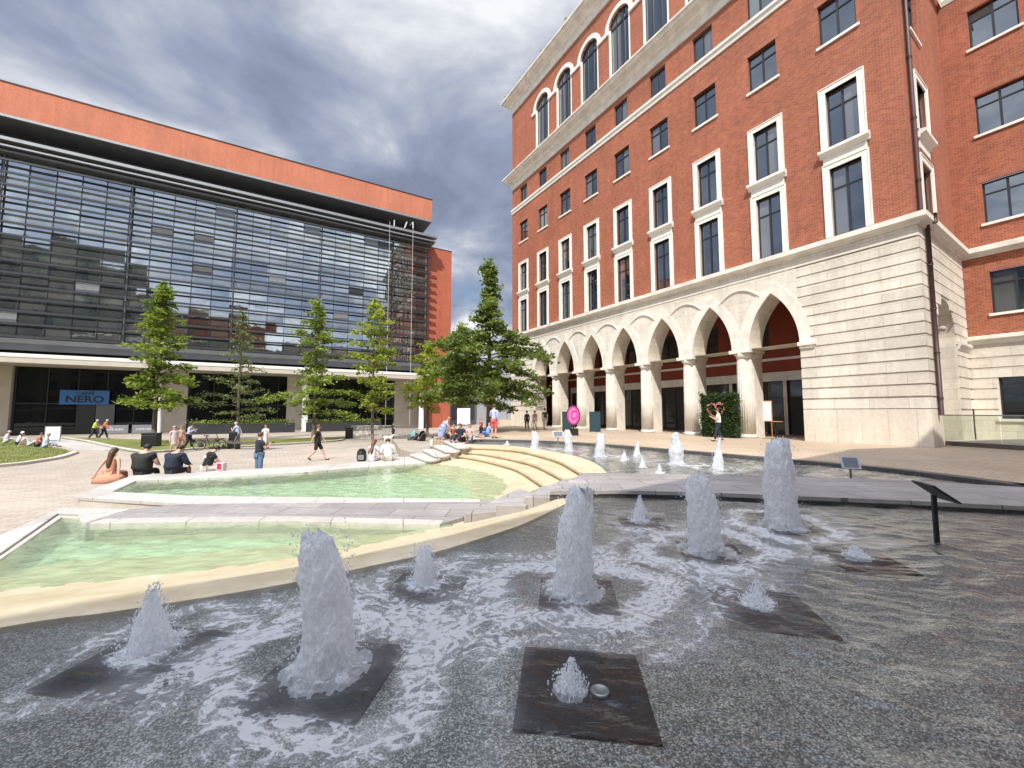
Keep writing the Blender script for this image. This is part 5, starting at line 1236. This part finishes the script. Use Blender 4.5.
# hedge screen with heart of flowers
pa_, pb_ = Vector(gp(701, 436.5, UP)), Vector(gp(738.5, 438.5, UP)); L = (pb_-pa_).length; t = thing('hedge_screen', 'green hedge screen with a heart of pink flowers in front of the arcade', 'hedge', (pa_.x, pa_.y, UP), math.atan2((pb_-pa_).y, (pb_-pa_).x))
HH = 2.62; m = MB(); m.box(0.05, L-.05, .05, .4, 0, HH-.05); m.build('frame', plain('hedge_core', (.02, .035, .012), .9, .2), t)
r = random.Random(2); leafobj('foliage', [(r.uniform(.03, L-.03), r.uniform(-.0, .12), r.uniform(.05, HH-.02)) for _ in range(330)], leafmat('hedge_leaf', (.02, .045, .012), (.09, .14, .04)), 5, .055, t, 34, .10, 1.0)
m = MB(); r = random.Random(6)
for k in range(150):
    a_ = r.uniform(0, 6.283); hx = 16*math.sin(a_)**3; hz = 13*math.cos(a_)-5*math.cos(2*a_)-2*math.cos(3*a_)-math.cos(4*a_); f = r.uniform(.82, 1.08)
    m.sphere((L*.47+hx*.033*f, -.12-r.random()*.04, 1.62+hz*.036*f), r.uniform(.02, .05), 7, 5)
m.build('flower_heart', plain('flowers_pink', (.45, .17, .16), .7, .5, 14), t)
# glass balustrade on a stone platform
p0, p1 = Vector(gp(935, 444.5, UP)), Vector(gp(1023, 450.5, UP)); dv = (p1-p0); L = 9.0; rt = math.atan2(dv.y, dv.x)
t = thing('raised_platform', 'dark stone platform with a glass balustrade by the building corner', 'platform', (p0.x, p0.y, UP), rt); m = MB(); m.box(0, L, 0, 6, 0.0, .20); m.build('deck', M['kerb'], t); m = MB(); m.box(-.02, L, -.03, -.002, 0, .19); m.build('edge', plain('dark_edge', (.10, .085, .07), .7, .2), t)
def clearglass():
    b = NB('clear_glass'); tr = b.n('ShaderNodeBsdfTransparent'); tr.inputs[0].default_value = (.86, .90, .86, 1); gl = b.n('ShaderNodeBsdfGlossy'); gl.inputs['Roughness'].default_value = .02; fr = b.n('ShaderNodeFresnel'); fr.inputs[0].default_value = 1.5
    m_ = b.n('ShaderNodeMixShader'); b.l(fr.outputs[0], m_.inputs[0]); b.l(tr.outputs[0], m_.inputs[1]); b.l(gl.outputs[0], m_.inputs[2]); b.l(m_.outputs[0], b.o.inputs[0]); return b.m
M['clear'] = clearglass(); t['label'] = 'raised stone platform with glass balustrade at the foot of the building corner'
for k in range(4): m = MB(); m.box(.1+2.2*k, 2.25+2.2*k, .10, .115, .21, 1.35); m.build('glass_panel', M['clear'], t)
m = MB(); m.box(.08, L, .085, .13, 1.35, 1.40); m.build('handrail', M['steel'], t)

# bench with wheel-like cycle, blue hoarding and so on
def bench(label, x, y, L, rot):
    p = gp(x, y, 0); t = thing('bench', label, 'bench', (p[0], p[1], 0), rot, 'low dark benches'); m = MB(); m.box(-L/2, L/2, -.25, .25, .38, .46); m.build('seat', plain('bench_wood', (.11, .075, .05), .7, .2, 5), t)
    for sx in (-1, 1): m = MB(); m.box(sx*(L/2-.4)-.06, sx*(L/2-.4)+.06, -.2, .2, 0, .38); m.build('leg', M['black'], t)
bench('long low dark bench left of the photographer in jeans', 215, 449, 2.6, .1); bench('long low dark bench behind the photographer in jeans', 252, 449, 2.6, .1); bench('low dark bench by the grass strip', 205, 444.5, 2.4, .2)
p = gp(199, 450.5, 0); t = thing('bicycle', 'dark bicycle leaning by the low bench', 'bicycle', (p[0], p[1], 0), .55)
for x0 in (0, 1.05):
    m = MB(); m.smooth = True; pts = [(x0+.33*math.cos(2*math.pi*k/24), 0, .34+.33*math.sin(2*math.pi*k/24)) for k in range(25)]; m.tube(pts, .025, 6, cap=False); w_ = m.build('wheel', M['black'], t); m = MB()
    for k in range(8): a_ = math.pi*k/8; m.tube([(x0-.32*math.cos(a_), 0, .34-.32*math.sin(a_)), (x0+.32*math.cos(a_), 0, .34+.32*math.sin(a_))], .004, 4)
    m.build('spokes', M['steel'], w_)
m = MB(); m.tube([(0, 0, .34), (.35, 0, .85), (.9, 0, .82), (.5, 0, .34), (0, 0, .34)], .022, 6); m.tube([(.5, 0, .34), (.35, 0, .9)], .02, 6); m.tube([(1.05, 0, .34), (.88, 0, .98)], .02, 6); m.build('frame', M['black'], t)
m = MB(); m.box(.2, .45, -.06, .06, .90, .96); m.build('saddle', M['black'], t, bevel=.02); m = MB(); m.tube([(.86, -.28, 1.0), (.86, .28, 1.0)], .02, 6); m.build('handlebar', M['black'], t)
p = gp(222, 449, 0); t = thing('cycle_trailer', 'dark pushchair standing behind the low benches', 'pushchair', (p[0], p[1]+.8, 0), .2)
m = MB(); m.box(-.25, .25, -.3, .3, .35, .5); m.box(-.25, .25, .2, .3, .5, 1.1); m.build('seat', M['black'], t, bevel=.04)
for sx in (-1, 1):
    for sy in (-1, 1): m = MB(); m.lathe((0, 0), [(.15, -.02), (.15, .02)], 14); o = m.build('wheel', M['black'], t, loc=(sx*.28, sy*.35, .15)); o.rotation_euler = (0, math.pi/2, 0)
m = MB(); m.tube([(-.25, -.35, .15), (-.25, .5, 1.05), (.25, .5, 1.05), (.25, -.35, .15)], .018, 6); m.build('frame', M['steel'], t)

# pushchairs near the steps
def pushchair(label, x, y, rot, col):
    p = gp(x, y, 0); t = thing('pushchair', label, 'pushchair', (p[0], p[1], 0), rot)
    m = MB(); m.smooth = True; m.tube([(0, -.25, .45), (0, .0, .42), (0, .25, .6), (0, .38, .95)], [.12, .22, .22, .18], 10); m.build('seat', M['black'], t)
    m = MB(); m.smooth = True; n = 9; vs = []
    for i in range(n):
        for k in range(n):
            a_ = math.pi*.55*i/(n-1); b_ = math.pi*k/(n-1); vs.append((.27*math.cos(b_), .30-.40*math.sin(a_)*math.sin(b_)*.9, .75+.42*math.cos(a_)*math.sin(b_)))
    m.add(vs, [(i*n+k, i*n+k+1, (i+1)*n+k+1, (i+1)*n+k) for i in range(n-1) for k in range(n-1)]); m.build('hood', col, t)
    for sx in (-1, 1):
        for yy in (-.38, .30): m = MB(); m.lathe((0, 0), [(.13, -.02), (.13, .02)], 14); o = m.build('wheel', M['black'], t, loc=(sx*.25, yy, .13)); o.rotation_euler = (0, math.pi/2, 0)
    m = MB()
    for sx in (-.25, .25): m.tube([(sx, -.38, .13), (sx, .1, .5), (sx, .6, 1.02)], .015, 6); m.tube([(sx, .30, .13), (sx, .1, .5)], .015, 6)
    m.tube([(-.25, .6, 1.02), (.25, .6, 1.02)], .02, 6); m.build('frame', M['steel'], t)
pushchair('pushchair with a pale teal hood left of the picnic group', 411, 446.5, -1.4, plain('teal_fabric', (.16, .28, .28), .8, .1))
pushchair('black pushchair right of the teal hooded one', 420, 447.5, -2.2, M['black'])

# ================================================================== PEOPLE
SKIN = [plain('skin_light', (.58, .34, .24), .5, .05), plain('skin_tan', (.42, .24, .15), .5, .05)]
HAIR = {'brown': plain('hair_brown', (.07, .035, .018), .5, .2, 20), 'black': plain('hair_black', (.012, .01, .009), .5, .2, 20), 'grey': plain('hair_grey', (.42, .40, .37), .6, .15, 20), 'blond': plain('hair_blond', (.30, .18, .08), .5, .2, 20), 'ginger': plain('hair_auburn', (.13, .045, .018), .5, .2, 20)}
FAB = {}
def fab(c):
    if c not in FAB: FAB[c] = plain('fabric_%d' % len(FAB), c, .85, .14, 5, bump=.15)
    return FAB[c]
def skin_mesh(verts, edges, radii, sub=2):
    me = bpy.data.meshes.new('s'); me.from_pydata([tuple(v) for v in verts], edges, []); o = bpy.data.objects.new('s', me); C.objects.link(o)
    m = o.modifiers.new('s', 'SKIN'); m.use_smooth_shade = True
    sv_ = me.skin_vertices[0].data
    for i, r_ in enumerate(radii): sv_[i].radius = (r_, r_); sv_[i].use_root = (i == 0)
    o.modifiers.new('u', 'SUBSURF').levels = sub
    dg = bpy.context.evaluated_depsgraph_get(); dg.update(); nm = bpy.data.meshes.new_from_object(o.evaluated_get(dg)); bpy.data.objects.remove(o)
    for p_ in nm.polygons: p_.use_smooth = True
    return nm
def meshobj(name, me, mat, parent):
    me.materials.clear(); me.materials.append(mat); o = bpy.data.objects.new(name, me); C.objects.link(o); o.parent = parent; return o
def person(label, x, y, z, face, h=1.75, pose='stand', top=(.5, .5, .5), bot=(.05, .06, .1), hair='brown', long=False, sleeve='short', legs='long', arms='down', wide=1.0, skin=0, dress=False, shoes=(.03, .03, .03), lean=0.0, head=0.0, world=None, child=False, hatc=None, stride=.28):
    p = world or gp(x, y, z); t = thing('person', label, 'person', (p[0], p[1], z), face); t.scale = (h/1.75,)*3
    # face: rotation about z; the figure looks along local +y
    V = Vector; seat = {'stand': .93, 'walk': .91, 'sit': .10, 'ground': .12, 'bend': .88}[pose]
    pel = V((0, 0, seat)); lr = Matrix.Rotation(-lean, 3, 'X')
    def tor(v): return pel+lr@V(v)
    ws = wide
    waist, chest, nb_ = tor((0, 0, .16)), tor((0, .0, .36)), tor((0, -.005, .52))
    hr = Matrix.Rotation(-(lean+head), 3, 'X')
    neck = nb_+hr@V((0, .01, .07)); hl, hm, ht = neck+hr@V((0, .025, .07)), neck+hr@V((0, .03, .14)), neck+hr@V((0, .015, .205))
    sh = [tor((s*.165*ws, 0, .47)) for s in (-1, 1)]
    el_, wr = [], []
    for i, s in enumerate((-1, 1)):
        a = arms if isinstance(arms, str) else arms[i]
        if a == 'down': e_ = sh[i]+V((s*.05, -.02, -.27)); w_ = e_+V((s*.0, .06, -.24))
        elif a == 'swing+': e_ = sh[i]+V((s*.05, .12, -.24)); w_ = e_+V((0, .14, -.18))
        elif a == 'swing-': e_ = sh[i]+V((s*.05, -.14, -.23)); w_ = e_+V((0, -.08, -.22))
        elif a == 'phone': e_ = sh[i]+V((s*.06, .10, -.25)); w_ = e_+V((-s*.12, .20, .14))
        elif a == 'lap': e_ = sh[i]+V((s*.09, .08, -.25)); w_ = e_+V((-s*.10, .22, -.06))
        elif a == 'prop': e_ = sh[i]+V((s*.10, -.10, -.24)); w_ = e_+V((s*.06, -.08, -.22))
        elif a == 'reach': e_ = sh[i]+V((s*.02, .14, -.22)); w_ = e_+V((-s*.04, .20, -.14))
        el_.append(e_); wr.append(w_)
    hips = [pel+V((s*.095*(ws if pose != 'sit' else 1.0), 0, -.02)) for s in (-1, 1)]
    if pose == 'stand': kn = [V((s*.10, .01, .49)) for s in (-1, 1)]; an = [V((s*.10, -.02, .08)) for s in (-1, 1)]
    elif pose == 'bend': kn = [V((s*.11, .05, .47)) for s in (-1, 1)]; an = [V((s*.11, -.02, .08)) for s in (-1, 1)]
    elif pose == 'walk': kn = [V((-.10, .5*stride+.03, .49)), V((.10, -.35*stride+.06, .47))]; an = [V((-.10, stride, .09)), V((.10, -stride*1.1, .15))]
    elif pose == 'sit': kn = [V((s*.13, .44, .09)) for s in (-1, 1)]; an = [V((s*.12, .46, -.34)) for s in (-1, 1)]
    else: kn = [V((s*.18, .34, .36)) for s in (-1, 1)]; an = [V((s*.14, .60, .08)) for s in (-1, 1)]
    toe = [a_+V((0, .16, -.045)) for a_ in an]
    if pose == 'walk': toe[1] = an[1]+V((0, .13, -.10))
    vs = [pel, waist, chest, nb_, neck, hl, hm, ht]; rd = [.110*min(ws, 1.1), .115*ws, .125*ws, .070*min(ws, 1.15), .05, .070, .088, .060]; ed_ = [(0, 1), (1, 2), (2, 3), (3, 4), (4, 5), (5, 6), (6, 7)]
    def ap(v, r_, frm): vs.append(v); rd.append(r_); ed_.append((frm, len(vs)-1)); return len(vs)-1
    for i, s in enumerate((-1, 1)):
        a = ap(sh[i], .060*ws, 3); b_ = ap(el_[i], .042*ws, a); c = ap(wr[i], .028, b_)
        dr = (wr[i]-el_[i]).normalized(); pal = ap(wr[i]+dr*.07, .030, c); sidev = V((1, 0, 0))*(-s)
        for k in range(4): q1 = ap(wr[i]+dr*.125+V((0, 1, 0)).cross(dr)*(k-1.5)*.021, .009, pal); ap(wr[i]+dr*(.155+.012*(k in (1, 2)))+V((0, 1, 0)).cross(dr)*(k-1.5)*.021+V((0, .012, -.01)), .008, q1)
        q1 = ap(wr[i]+dr*.06+sidev*.035+V((0, .025, 0)), .011, pal); ap(wr[i]+dr*.095+sidev*.045+V((0, .035, 0)), .009, q1)
        a = ap(hips[i], .080*min(ws, 1.1), 0); b_ = ap(kn[i], .055*min(ws, 1.1), a); c = ap(an[i], .040, b_); ap(toe[i], .035, c)
    meshobj('body', skin_mesh(vs, ed_, rd, 1), SKIN[skin], t)
    # face details: nose, eyes, ears on one small mesh
    m = MB(); m.smooth = True; f = lambda v: tuple(hm+hr@V(v))
    m.sphere(f((0, .105, -.02)), .014, 7, 5, (.8, 1, 1.5)); m.cur = 1
    for s in (-1, 1): m.sphere(f((s*.03, .088, .01)), .009, 6, 4)
    m.sphere(f((0, .088, -.058)), .014, 7, 4, (1.6, .5, .4)); m.cur = 0
    for s in (-1, 1): m.sphere(f((s*.088, .0, -.01)), .02, 6, 5, (.4, .8, 1.3))
    m.build('face', [SKIN[skin], M['maroon'] if False else HAIR['black']], t)
    # hair
    n_ = 16; mm_ = 12; vs2 = []
    for i in range(mm_+1):
        ph = math.pi*.74*i/mm_
        for k in range(n_):
            th = 2*math.pi*k/n_; fr_ = max(0, math.sin(th)); pph = ph*(1-.58*fr_)
            v = V((.098*math.sin(pph)*math.cos(th), -.008+.108*math.sin(pph)*math.sin(th), .025+.100*math.cos(pph))); vs2.append(tuple(hm+hr@v))
    m = MB(); m.smooth = True; m.add(vs2, [(i*n_+k, i*n_+(k+1) % n_, (i+1)*n_+(k+1) % n_, (i+1)*n_+k) for i in range(mm_) for k in range(n_)])
    m.build('hair' if not hatc else 'hat', HAIR[hair] if not hatc else fab(hatc), t)
    if long:
        a = hm+hr@V((0, -.06, .03)); pts = [a, a+hr@V((0, -.05, -.10)), nb_+lr@V((0, -.09, -.04)), nb_+lr@V((0, -.13, -.22)), nb_+lr@V((.01, -.13, -.36))]
        me_ = skin_mesh(pts, [(0, 1), (1, 2), (2, 3), (3, 4)], [.085, .09, .085, .075, .035], 2); meshobj('long_hair', me_, HAIR[hair], t)
    # clothes
    e = .014
    vs3 = [pel+V((0, 0, .0)), waist, chest, nb_, nb_.lerp(neck, .5)]; big = max(0, ws-1.2); rd3 = [.14*ws+e*1.4+big*.17, .125*ws+e+big*.15, .128*ws+e+big*.17, .082*ws+e*.6+big*.09, .060]; ed3 = [(0, 1), (1, 2), (2, 3), (3, 4)]
    if dress and pose in ('stand', 'walk', 'bend'):
        vs3.append(V((0, .0, seat-.22))); rd3.append(.17); ed3.append((0, 5)); vs3.append(V((0, .01, seat-.42))); rd3.append(.20); ed3.append((5, 6))
    for i in range(2):
        if sleeve == 'none': continue
        b0 = len(vs3); vs3.append(sh[i]); rd3.append(.062*ws+e); ed3.append((3, b0)); k_ = 1.0 if sleeve == 'long' else .62
        vs3.append(sh[i].lerp(el_[i], k_)); rd3.append(.046*ws+e); ed3.append((b0, b0+1))
        if sleeve == 'long': vs3.append(el_[i].lerp(wr[i], .92)); rd3.append(.032+e*.8); ed3.append((b0+1, b0+2))
    tp_ = meshobj('dress' if dress else 'shirt', skin_mesh(vs3, ed3, rd3, 2), fab(top), t)
    vs4 = [pel]; rd4 = [.112*min(ws, 1.12)+e*.7]; ed4 = []; k_ = {'long': 1.0, 'shorts': .0, 'skirt': -.3}[legs]
    for i in range(2):
        b0 = len(vs4); vs4 += [hips[i], kn[i] if legs == 'long' else hips[i].lerp(kn[i], .92)]; wl = min(ws, 1.12); rd4 += [.084*wl+e, .062*wl+e*1.2 if legs == 'long' else .078*wl+e]; ed4 += [(0, b0), (b0, b0+1)]
        if legs == 'long': vs4.append(kn[i].lerp(an[i], .93)); rd4.append(.046+e); ed4.append((b0+1, b0+2))
    if not (dress and pose in ('stand', 'walk')): meshobj('trousers' if legs == 'long' else 'shorts', skin_mesh(vs4, ed4, rd4, 2), fab(bot), t)
    for i in range(2):
        me_ = skin_mesh([an[i]+V((0, -.03, -.02)), an[i]+V((0, .06, -.035)), toe[i]+V((0, .03, 0))], [(0, 1), (1, 2)], [.046, .046, .036], 1); meshobj('shoe', me_, fab(shoes), t)
    return t, tp_, dict(tor=tor, hm=hm, wr=wr, nb=nb_, lr=lr)
def sitrim(label, x, y, **kw):     # seated on the pool rim looking out over the plaza
    return person(label, x, y, Zr, kw.pop('face', .25), pose='sit', **kw)
t, _, _ = sitrim('seated woman seen from behind, long brown hair, peach dress, leftmost on the pool rim', 110, 476.5, top=(.55, .27, .17), bot=(.55, .27, .17), hair='brown', long=True, sleeve='none', arms='prop', h=1.68, face=.15, lean=.12, wide=1.05)
m = MB(); m.smooth = True; m.lathe((0, 0), [(.34, -.20), (.33, -.05), (.28, .03), (.20, .10), (.15, .2)], 24); o = m.build('skirt', fab((.55, .27, .17)), t, loc=(-.06, .04, 0)); o.scale = (1.35, .85, 1.0)
sitrim('broad man in a black T-shirt seated with his back to the pool', 141, 474.5, top=(.018, .02, .016), bot=(.02, .02, .02), hair='black', arms='lap', h=1.86, face=.1, lean=.15, wide=1.55, head=.25)
sitrim('broad man in a navy long-sleeved top seated with his back to the pool', 172, 473.5, top=(.012, .018, .035), bot=(.02, .02, .03), hair='black', arms='lap', sleeve='long', h=1.82, face=-.1, lean=.2, wide=1.5, head=.4)
t, tp_, d_ = sitrim('man in a black T-shirt with white lettering seated on the pool rim', 206, 471.0, top=(.01, .012, .015), bot=(.60, .57, .52), hair='black', arms=('lap', 'reach'), h=1.72, face=-.55, lean=.28, wide=1.12, head=.35)
text('STAFF', .10, M['white'], tp_, tuple(d_['tor']((0, -.178, .36))), rot=(math.pi/2+.28, 0, 0), bold=.004) if False else None
for (zz_, w_) in ((.40, .07), (.35, .10)):
    m = MB(); m.box(-w_, w_, -.004, .004, -.014, .014); o = m.build('shirt_print', M['white'], tp_, loc=tuple(d_['tor']((-.0, -.158, zz_)))); o.rotation_euler = (-.28, 0, 0)
p = gp(189, 473.0, Zr); m = MB(); m.smooth = True; m.lathe((0, 0), [(.055, 0), (.055, .16), (.022, .24), (.022, .28)], 16); tag(m.build('drink_bottle', plain('cola', (.09, .03, .015), .2, .1), loc=(p[0], p[1], Zr)), 'brown drink bottle standing on the rim between two seated men', 'bottle')
p = gp(221, 470.5, Zr); t = thing('shopping_bag', 'red and white bag standing on the pool rim', 'bag', (p[0], p[1], Zr), -.2); m = MB(); m.box(-.15, .15, -.08, .08, 0, .28); m.build('body', plain('bag_white', (.6, .5, .5), .6, .1), t, bevel=.02); m = MB(); m.box(-.09, .09, -.084, -.081, .04, .25); m.build('panel', plain('bag_red', (.45, .03, .06), .6, .1), t); m = MB(); m.tube([(-.08, 0, .28), (-.06, 0, .42), (.06, 0, .42), (.08, 0, .28)], .01, 6); m.build('handle', plain('bag_white', (.6, .5, .5)), t)
person('standing photographer in a dark top and blue jeans holding a phone', 242, 470.5, 0, -.5, 1.68, top=(.02, .025, .035), bot=(.12, .19, .30), hair='brown', arms='phone', wide=1.08, world=(gp(242, 470.5, Zr)[0]+.1, gp(242, 470.5, Zr)[1]+.75))
person('woman in a white dress holding papers, standing alone on the plaza', 265, 450, 0, math.pi, 1.66, top=(.60, .58, .62), bot=(.5, .5, .55), hair='brown', dress=True, arms='lap', legs='shorts', pose='walk', stride=.12)
person('man in black T-shirt and black shorts striding to the right', 317, 460.5, 0, -1.4, 1.80, 'walk', top=(.012, .012, .014), bot=(.015, .015, .018), hair='ginger', legs='shorts', arms=('swing+', 'swing-'), stride=.36)
person('elderly woman in a pale patterned dress walking with a companion', 173, 453.5, 0, -2.2, 1.62, 'walk', top=(.48, .44, .44), hair='grey', dress=True, arms='down', legs='shorts', stride=.1)
person('person in a peach top walking beside the elderly woman', 180, 452, 0, -2.2, 1.60, 'walk', top=(.50, .30, .24), bot=(.35, .18, .12), hair='blond', arms='down', stride=.15)
person('man in a light blue shirt and dark trousers walking right with head bowed', 188, 449, 0, -1.6, 1.75, 'walk', top=(.42, .46, .60), bot=(.02, .02, .03), hair='black', sleeve='long', arms=('phone', 'phone'), lean=.25, head=.3, stride=.14)
person('bald man in a light blue shirt walking left behind the photographer', 237, 447, 0, 1.4, 1.75, 'walk', top=(.36, .44, .62), bot=(.25, .22, .2), hair='grey', sleeve='short', lean=.2, arms=('phone', 'swing-'), stride=.2)
t, _, d_ = sitrim('woman with long brown hair and pale top seated beside the man in white', 372, 461.2, top=(.62, .60, .60), bot=(.5, .5, .5), hair='ginger', long=True, arms='lap', h=1.72, face=-.1, lean=.25)
sitrim('man in a white shirt seated on the far pool rim, back to the water', 388, 461.0, top=(.78, .77, .74), bot=(.4, .35, .28), hair='brown', arms='lap', sleeve='long', h=1.85, face=.35, lean=.35, wide=1.2, head=.2)
p = gp(361.5, 461.5, Zr); t = thing('backpack', 'grey and black backpack on the rim beside the long-haired woman', 'backpack', (p[0], p[1], Zr), .2); m = MB(); m.smooth = True; m.tube([(0, 0, 0.02), (0, 0, .15), (0, 0, .4), (0, 0, .52)], [.17, .2, .18, .1], 12); m.build('body', M['black'], t); m = MB(); m.box(-.12, .12, -.22, -.17, .08, .28); m.build('pocket', plain('pocket_grey', (.2, .2, .2)), t, bevel=.02); m = MB(); m.tube([(-.1, .12, .45), (-.12, .24, .3), (-.1, .16, .08)], .018, 6); m.tube([(.1, .12, .45), (.12, .24, .3), (.1, .16, .08)], .018, 6); m.build('straps', M['black'], t)
person('woman in a pale blue dress bending over by the picnic group', 441, 447, .55, -1.3, 1.78, 'bend', top=(.36, .42, .66), bot=(.36, .42, .66), hair='blond', dress=True, legs='shorts', lean=.55, arms='reach', wide=1.3)
person('person in a navy top sitting on the ground among the picnic group', 462, 441.8, UP, 2.6, 1.75, 'ground', top=(.015, .02, .035), bot=(.03, .03, .04), hair='brown', arms='lap', wide=1.3, lean=.2)
person('person with auburn hair sitting behind the bending woman', 453, 440.3, UP, -2.4, 1.7, 'ground', top=(.25, .08, .05), bot=(.1, .08, .06), hair='black', arms='lap')
person('blond person in a pink top sitting in the picnic group', 470, 440.6, UP, 3.0, 1.65, 'ground', top=(.55, .36, .34), bot=(.3, .3, .32), hair='blond', arms='lap')
person('person in a grey top with dark hair sitting at the back of the picnic group', 447, 438.6, UP, 2.6, 1.7, 'ground', top=(.22, .22, .22), bot=(.08, .1, .14), hair='black', arms='lap')
person('small child sitting in pale clothes by the pushchairs', 432, 448.5, .45, -.6, 1.25, 'ground', top=(.7, .68, .64), bot=(.06, .25, .24), hair='brown', arms='lap')
person('child in a red and navy top standing at the edge of the far basin', 481, 440.5, UP, 2.0, 1.18, top=(.35, .03, .05), bot=(.015, .02, .05), hair='blond', legs='shorts', arms='reach', world=gp(481, 440.2, UP))
person('person in a blue top sitting behind the child by the basin', 487, 437, UP, 2.2, 1.7, 'ground', top=(.20, .32, .60), bot=(.12, .2, .42), hair='brown', arms='prop', lean=-.3)
person('tall man in a blue shirt and coral shorts standing at the basin edge', 494, 438.5, UP, -.4, 1.95, top=(.40, .46, .62), bot=(.62, .11, .13), hair='brown', legs='shorts', sleeve='long', arms=('lap', 'down'))
person('woman in dark clothes walking left along the arcade', 527, 430, UP, .2, 1.62, 'walk', top=(.05, .045, .06), bot=(.02, .02, .02), hair='black', sleeve='long', legs='long', stride=.14)
person('woman in a pink top and pale shorts walking along the arcade', 535, 430, UP, .4, 1.65, 'walk', top=(.60, .32, .28), bot=(.6, .58, .55), hair='black', legs='shorts', stride=.14)
person('tall person in a dark top and pale trousers walking along the arcade', 545, 430, UP, -.2, 1.85, 'walk', top=(.05, .07, .05), bot=(.5, .48, .45), hair='black', stride=.26)
person('man in a white shirt and dark trousers in front of the flower hedge', 719, 441.5, UP, 1.2, 1.72, 'walk', top=(.75, .73, .70), bot=(.02, .025, .05), hair='brown', arms='phone', stride=.2)
for (x, y, c, lb) in ((93, 439.5, (.50, .62, .06), 'worker in a yellow high-visibility vest leaning forward'), (103, 439.0, (.75, .16, .04), 'worker in an orange high-visibility vest beside the yellow one')):
    person(lb, x, y, 0, -1.2, 1.8, 'walk', top=c, bot=(.03, .03, .04), hair='grey', lean=.25, arms='reach', world=gp(x, y, 0), hatc=(.5, .5, .5), stride=.25)
for (x, y, c, b2, hr_, lb) in ((5, 443, (.55, .58, .62), (.5, .5, .5), 'grey', 'person in grey sitting on the lawn, leftmost'), (18, 444.5, (.62, .66, .72), (.03, .03, .05), 'grey', 'person in a white cap sitting on the lawn'), (29, 446, (.70, .70, .72), (.5, .5, .5), 'ginger', 'person in white lying back on the lawn'), (37, 446.5, (.35, .14, .10), (.03, .03, .05), 'brown', 'person in a rust top sitting on the lawn behind the others'), (44, 447.5, (.50, .62, .70), (.4, .5, .6), 'blond', 'person in pale blue sitting on the lawn, rightmost')):
    person(lb, x, y, .12, -.9, 1.72, 'ground', top=c, bot=b2, hair=hr_, arms='lap' if x != 29 else 'prop', lean=.2 if x != 29 else -.5, hatc=(.75, .75, .75) if x == 18 else None)
# small dog and people at the barriers
person('person in black walking a dog by the silver barriers', 393, 441, 0, -1.5, 1.6, top=(.02, .02, .02), bot=(.02, .02, .02), hair='black', arms=('down', 'reach'))
p = gp(388, 443.5, 0); t = thing('dog', 'small white dog standing by the silver barriers', 'dog', (p[0], p[1], 0), .3)
V = Vector; dv = [V((0, 0, .42)), V((.22, 0, .44)), V((.34, 0, .56)), V((.40, 0, .66)), V((.52, 0, .64)), V((-.22, 0, .42)), V((-.36, 0, .56))]; de = [(0, 1), (1, 2), (2, 3), (3, 4), (0, 5), (5, 6)]; dr = [.12, .14, .08, .08, .04, .11, .025]
for (bx, fr) in ((.22, 1), (-.22, 5)):
    for s in (-1, 1):
        b0 = len(dv); dv += [V((bx, s*.08, .34)), V((bx-(.05 if bx < 0 else -.01), s*.08, .18)), V((bx+.0, s*.08, .03))]; dr += [.055, .03, .028]; de += [(fr, b0), (b0, b0+1), (b0+1, b0+2)]
meshobj('body', skin_mesh(dv, de, dr, 1), plain('dog_fur', (.6, .57, .5), .9, .1, 10), t)
